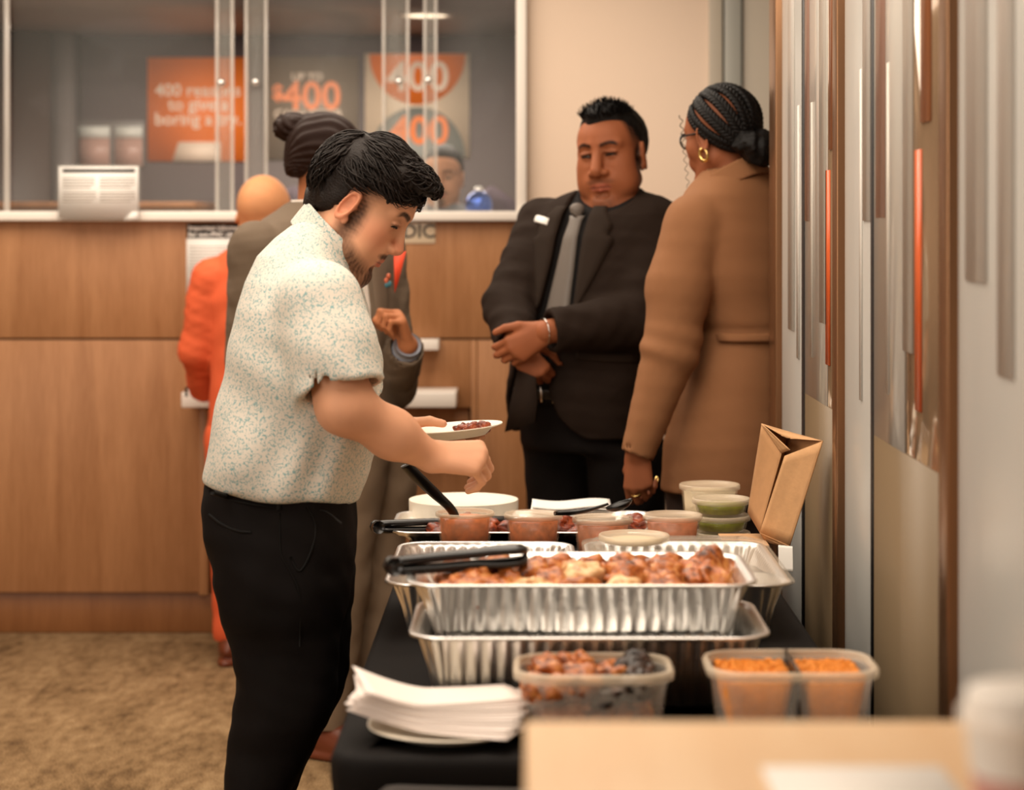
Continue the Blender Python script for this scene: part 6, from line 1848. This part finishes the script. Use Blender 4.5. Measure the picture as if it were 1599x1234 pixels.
def col5(p):
    ax = nk5[1] - nk5[0]; ax = ax/np.linalg.norm(ax); h = (p - nk5[0].astype(f32)) @ ax.astype(f32)
    return np.maximum(np.abs(cap(p, nk5[0] - ax*.02, nk5[1], .090, .076)) - .005, np.abs(h - .012) - .022)
sdf_obj('collar', col5, axis(-1.02, -.70, .007), axis(7.0, 7.32, .007), axis(pz(410, D5), pz(350, D5), .007), M['orangesuit'], om)
sdf_obj('trousers', lambda p: trs5(p) + wrinkle(p, 105, .003, 16), axis(-1.2, -.6, .013), axis(6.98, 7.36, .013), axis(.07, pz(630, D5), .013), M['orangesuit'], om)
for k in range(3):
    V, T = ICO2; mesh_np('cuff_button', V*.006 + P(291, 607 + 5*k, D5 + .06), None, M['black'], om, tri=T)
shoe(om, (px_(367, D5), D5), 75, M['brownshoe']); shoe(om, (px_(455, D5), D5), 75, M['brownshoe'])

# ================================================================== the teller behind the glass
D6 = 8.75
tl = person('person with short dark hair and a goatee, facing out from behind the teller glass', P(690, 300, D6)[:2])
r6 = lambda y, x0, x1, a, b: prow2(y, x0, x1, a, b, D6)
F6 = (-.1, -.995)
T6 = [r6(314, 668, 712, .06, .06), r6(322, 655, 726, .08, .10), r6(332, 640, 742, .10, .15), r6(350, 625, 758, .115, .19), r6(420, 622, 760, .125, .19), r6(520, 628, 756, .12, .175), r6(600, 628, 756, .12, .175)]
T6.sort()
hd6 = Head(P(692, 279, D6), head_axes(264, 6, 2), 1.0, eye_open=.7, fat=.2)
nk6 = (P(691, 322, D6), P(692, 288, D6))
def body6(p):
    d = near(p, hd6.o, .18, hd6.sdf)
    d = smin(d, cap(p, nk6[0], nk6[1], .062, .060), .02)
    d = smin(d, loft(p, [(z, x, y, a - .02, b - .02) for z, x, y, a, b in T6], F6), .02)
    for s_ in (-1, 1):
        d = smin(d, limb(p, [P(690 + s_*66, 352, D6), P(690 + s_*82, 460, D6), P(690 + s_*60, 520, D6 - .2)], [.045, .04, .03]), .02)
        d = smin(d, limb(p, [P(690 + s_*30, 600, D6), (px_(690 + s_*30, D6), D6, .03)], [.08, .06]), .02)
    return d
o = hd6.o
G = grids((-.62, 8.45, -.02), (-.05, 8.95, 1.80), .014, [((o[0]-.11, o[1]-.14, 1.48), (o[0]+.11, o[1]+.12, 1.80), .0050)])
sdf_obj('body', body6, *G, M['skin'], tl, skin_col(hd6, srgb(214, 158, 124), brow=srgb(40, 26, 18), lip=srgb(196, 96, 84), beard=srgb(48, 32, 24), beard_a=.85, beardshape='goatee'))
hd6.eyes(M['eye'], tl)
def hair6(p):
    q = hd6.loc(p); s = q.copy(); s[:, 1] = np.abs(s[:, 1])
    d = ell(q, (-.010, 0, .046), (.103, .081, .095))
    d = smax(d, -ell(s, (.112, 0, -.010), (.062, .072, .082)), .01)
    d = smax(d, -ell(s, (.040, .092, -.04), (.056, .05, .066)), .01)
    return smax(d, -(q[:, 2] + .04), .01)*.9
sdf_obj('hair', hair6, axis(o[0]-.12, o[0]+.12, .006), axis(o[1]-.15, o[1]+.15, .006), axis(o[2]-.08, o[2]+.18, .006), M['hair'], tl)
def sht6(p):
    d = loft(p, T6, F6)
    for s_ in (-1, 1): d = smin(d, limb(p, [P(690 + s_*66, 352, D6), P(690 + s_*82, 460, D6), P(690 + s_*62, 515, D6 - .18)], [.065, .055, .045]), .02)
    d = np.maximum(d, -cap(p, nk6[0], nk6[1] + np.array([0, 0, .1]), .066, .066))
    return smax(d, pz(596, D6) - p[:, 2], .006)
M['bluegrey'] = mat('blue_grey_shirt', srgb(118, 118, 122), 0.8)
sdf_obj('shirt', sht6, axis(-.65, -.02, .011), axis(8.45, 8.98, .011), axis(pz(610, D6), pz(308, D6), .011), M['bluegrey'], tl)
def tr6(p):
    d = None
    for s_ in (-1, 1):
        e = limb(p, [P(690 + s_*30, 590, D6), (px_(690 + s_*30, D6), D6, .10)], [.105, .075]); d = e if d is None else smin(d, e, .03)
    return d
sdf_obj('trousers', tr6, axis(-.6, -.08, .014), axis(8.6, 8.9, .014), axis(.06, pz(570, D6), .014), M['blacktrs'], tl)
for s_ in (-1, 1): shoe(tl, (px_(690 + s_*30, D6), D6), 264, M['blackshoe'])
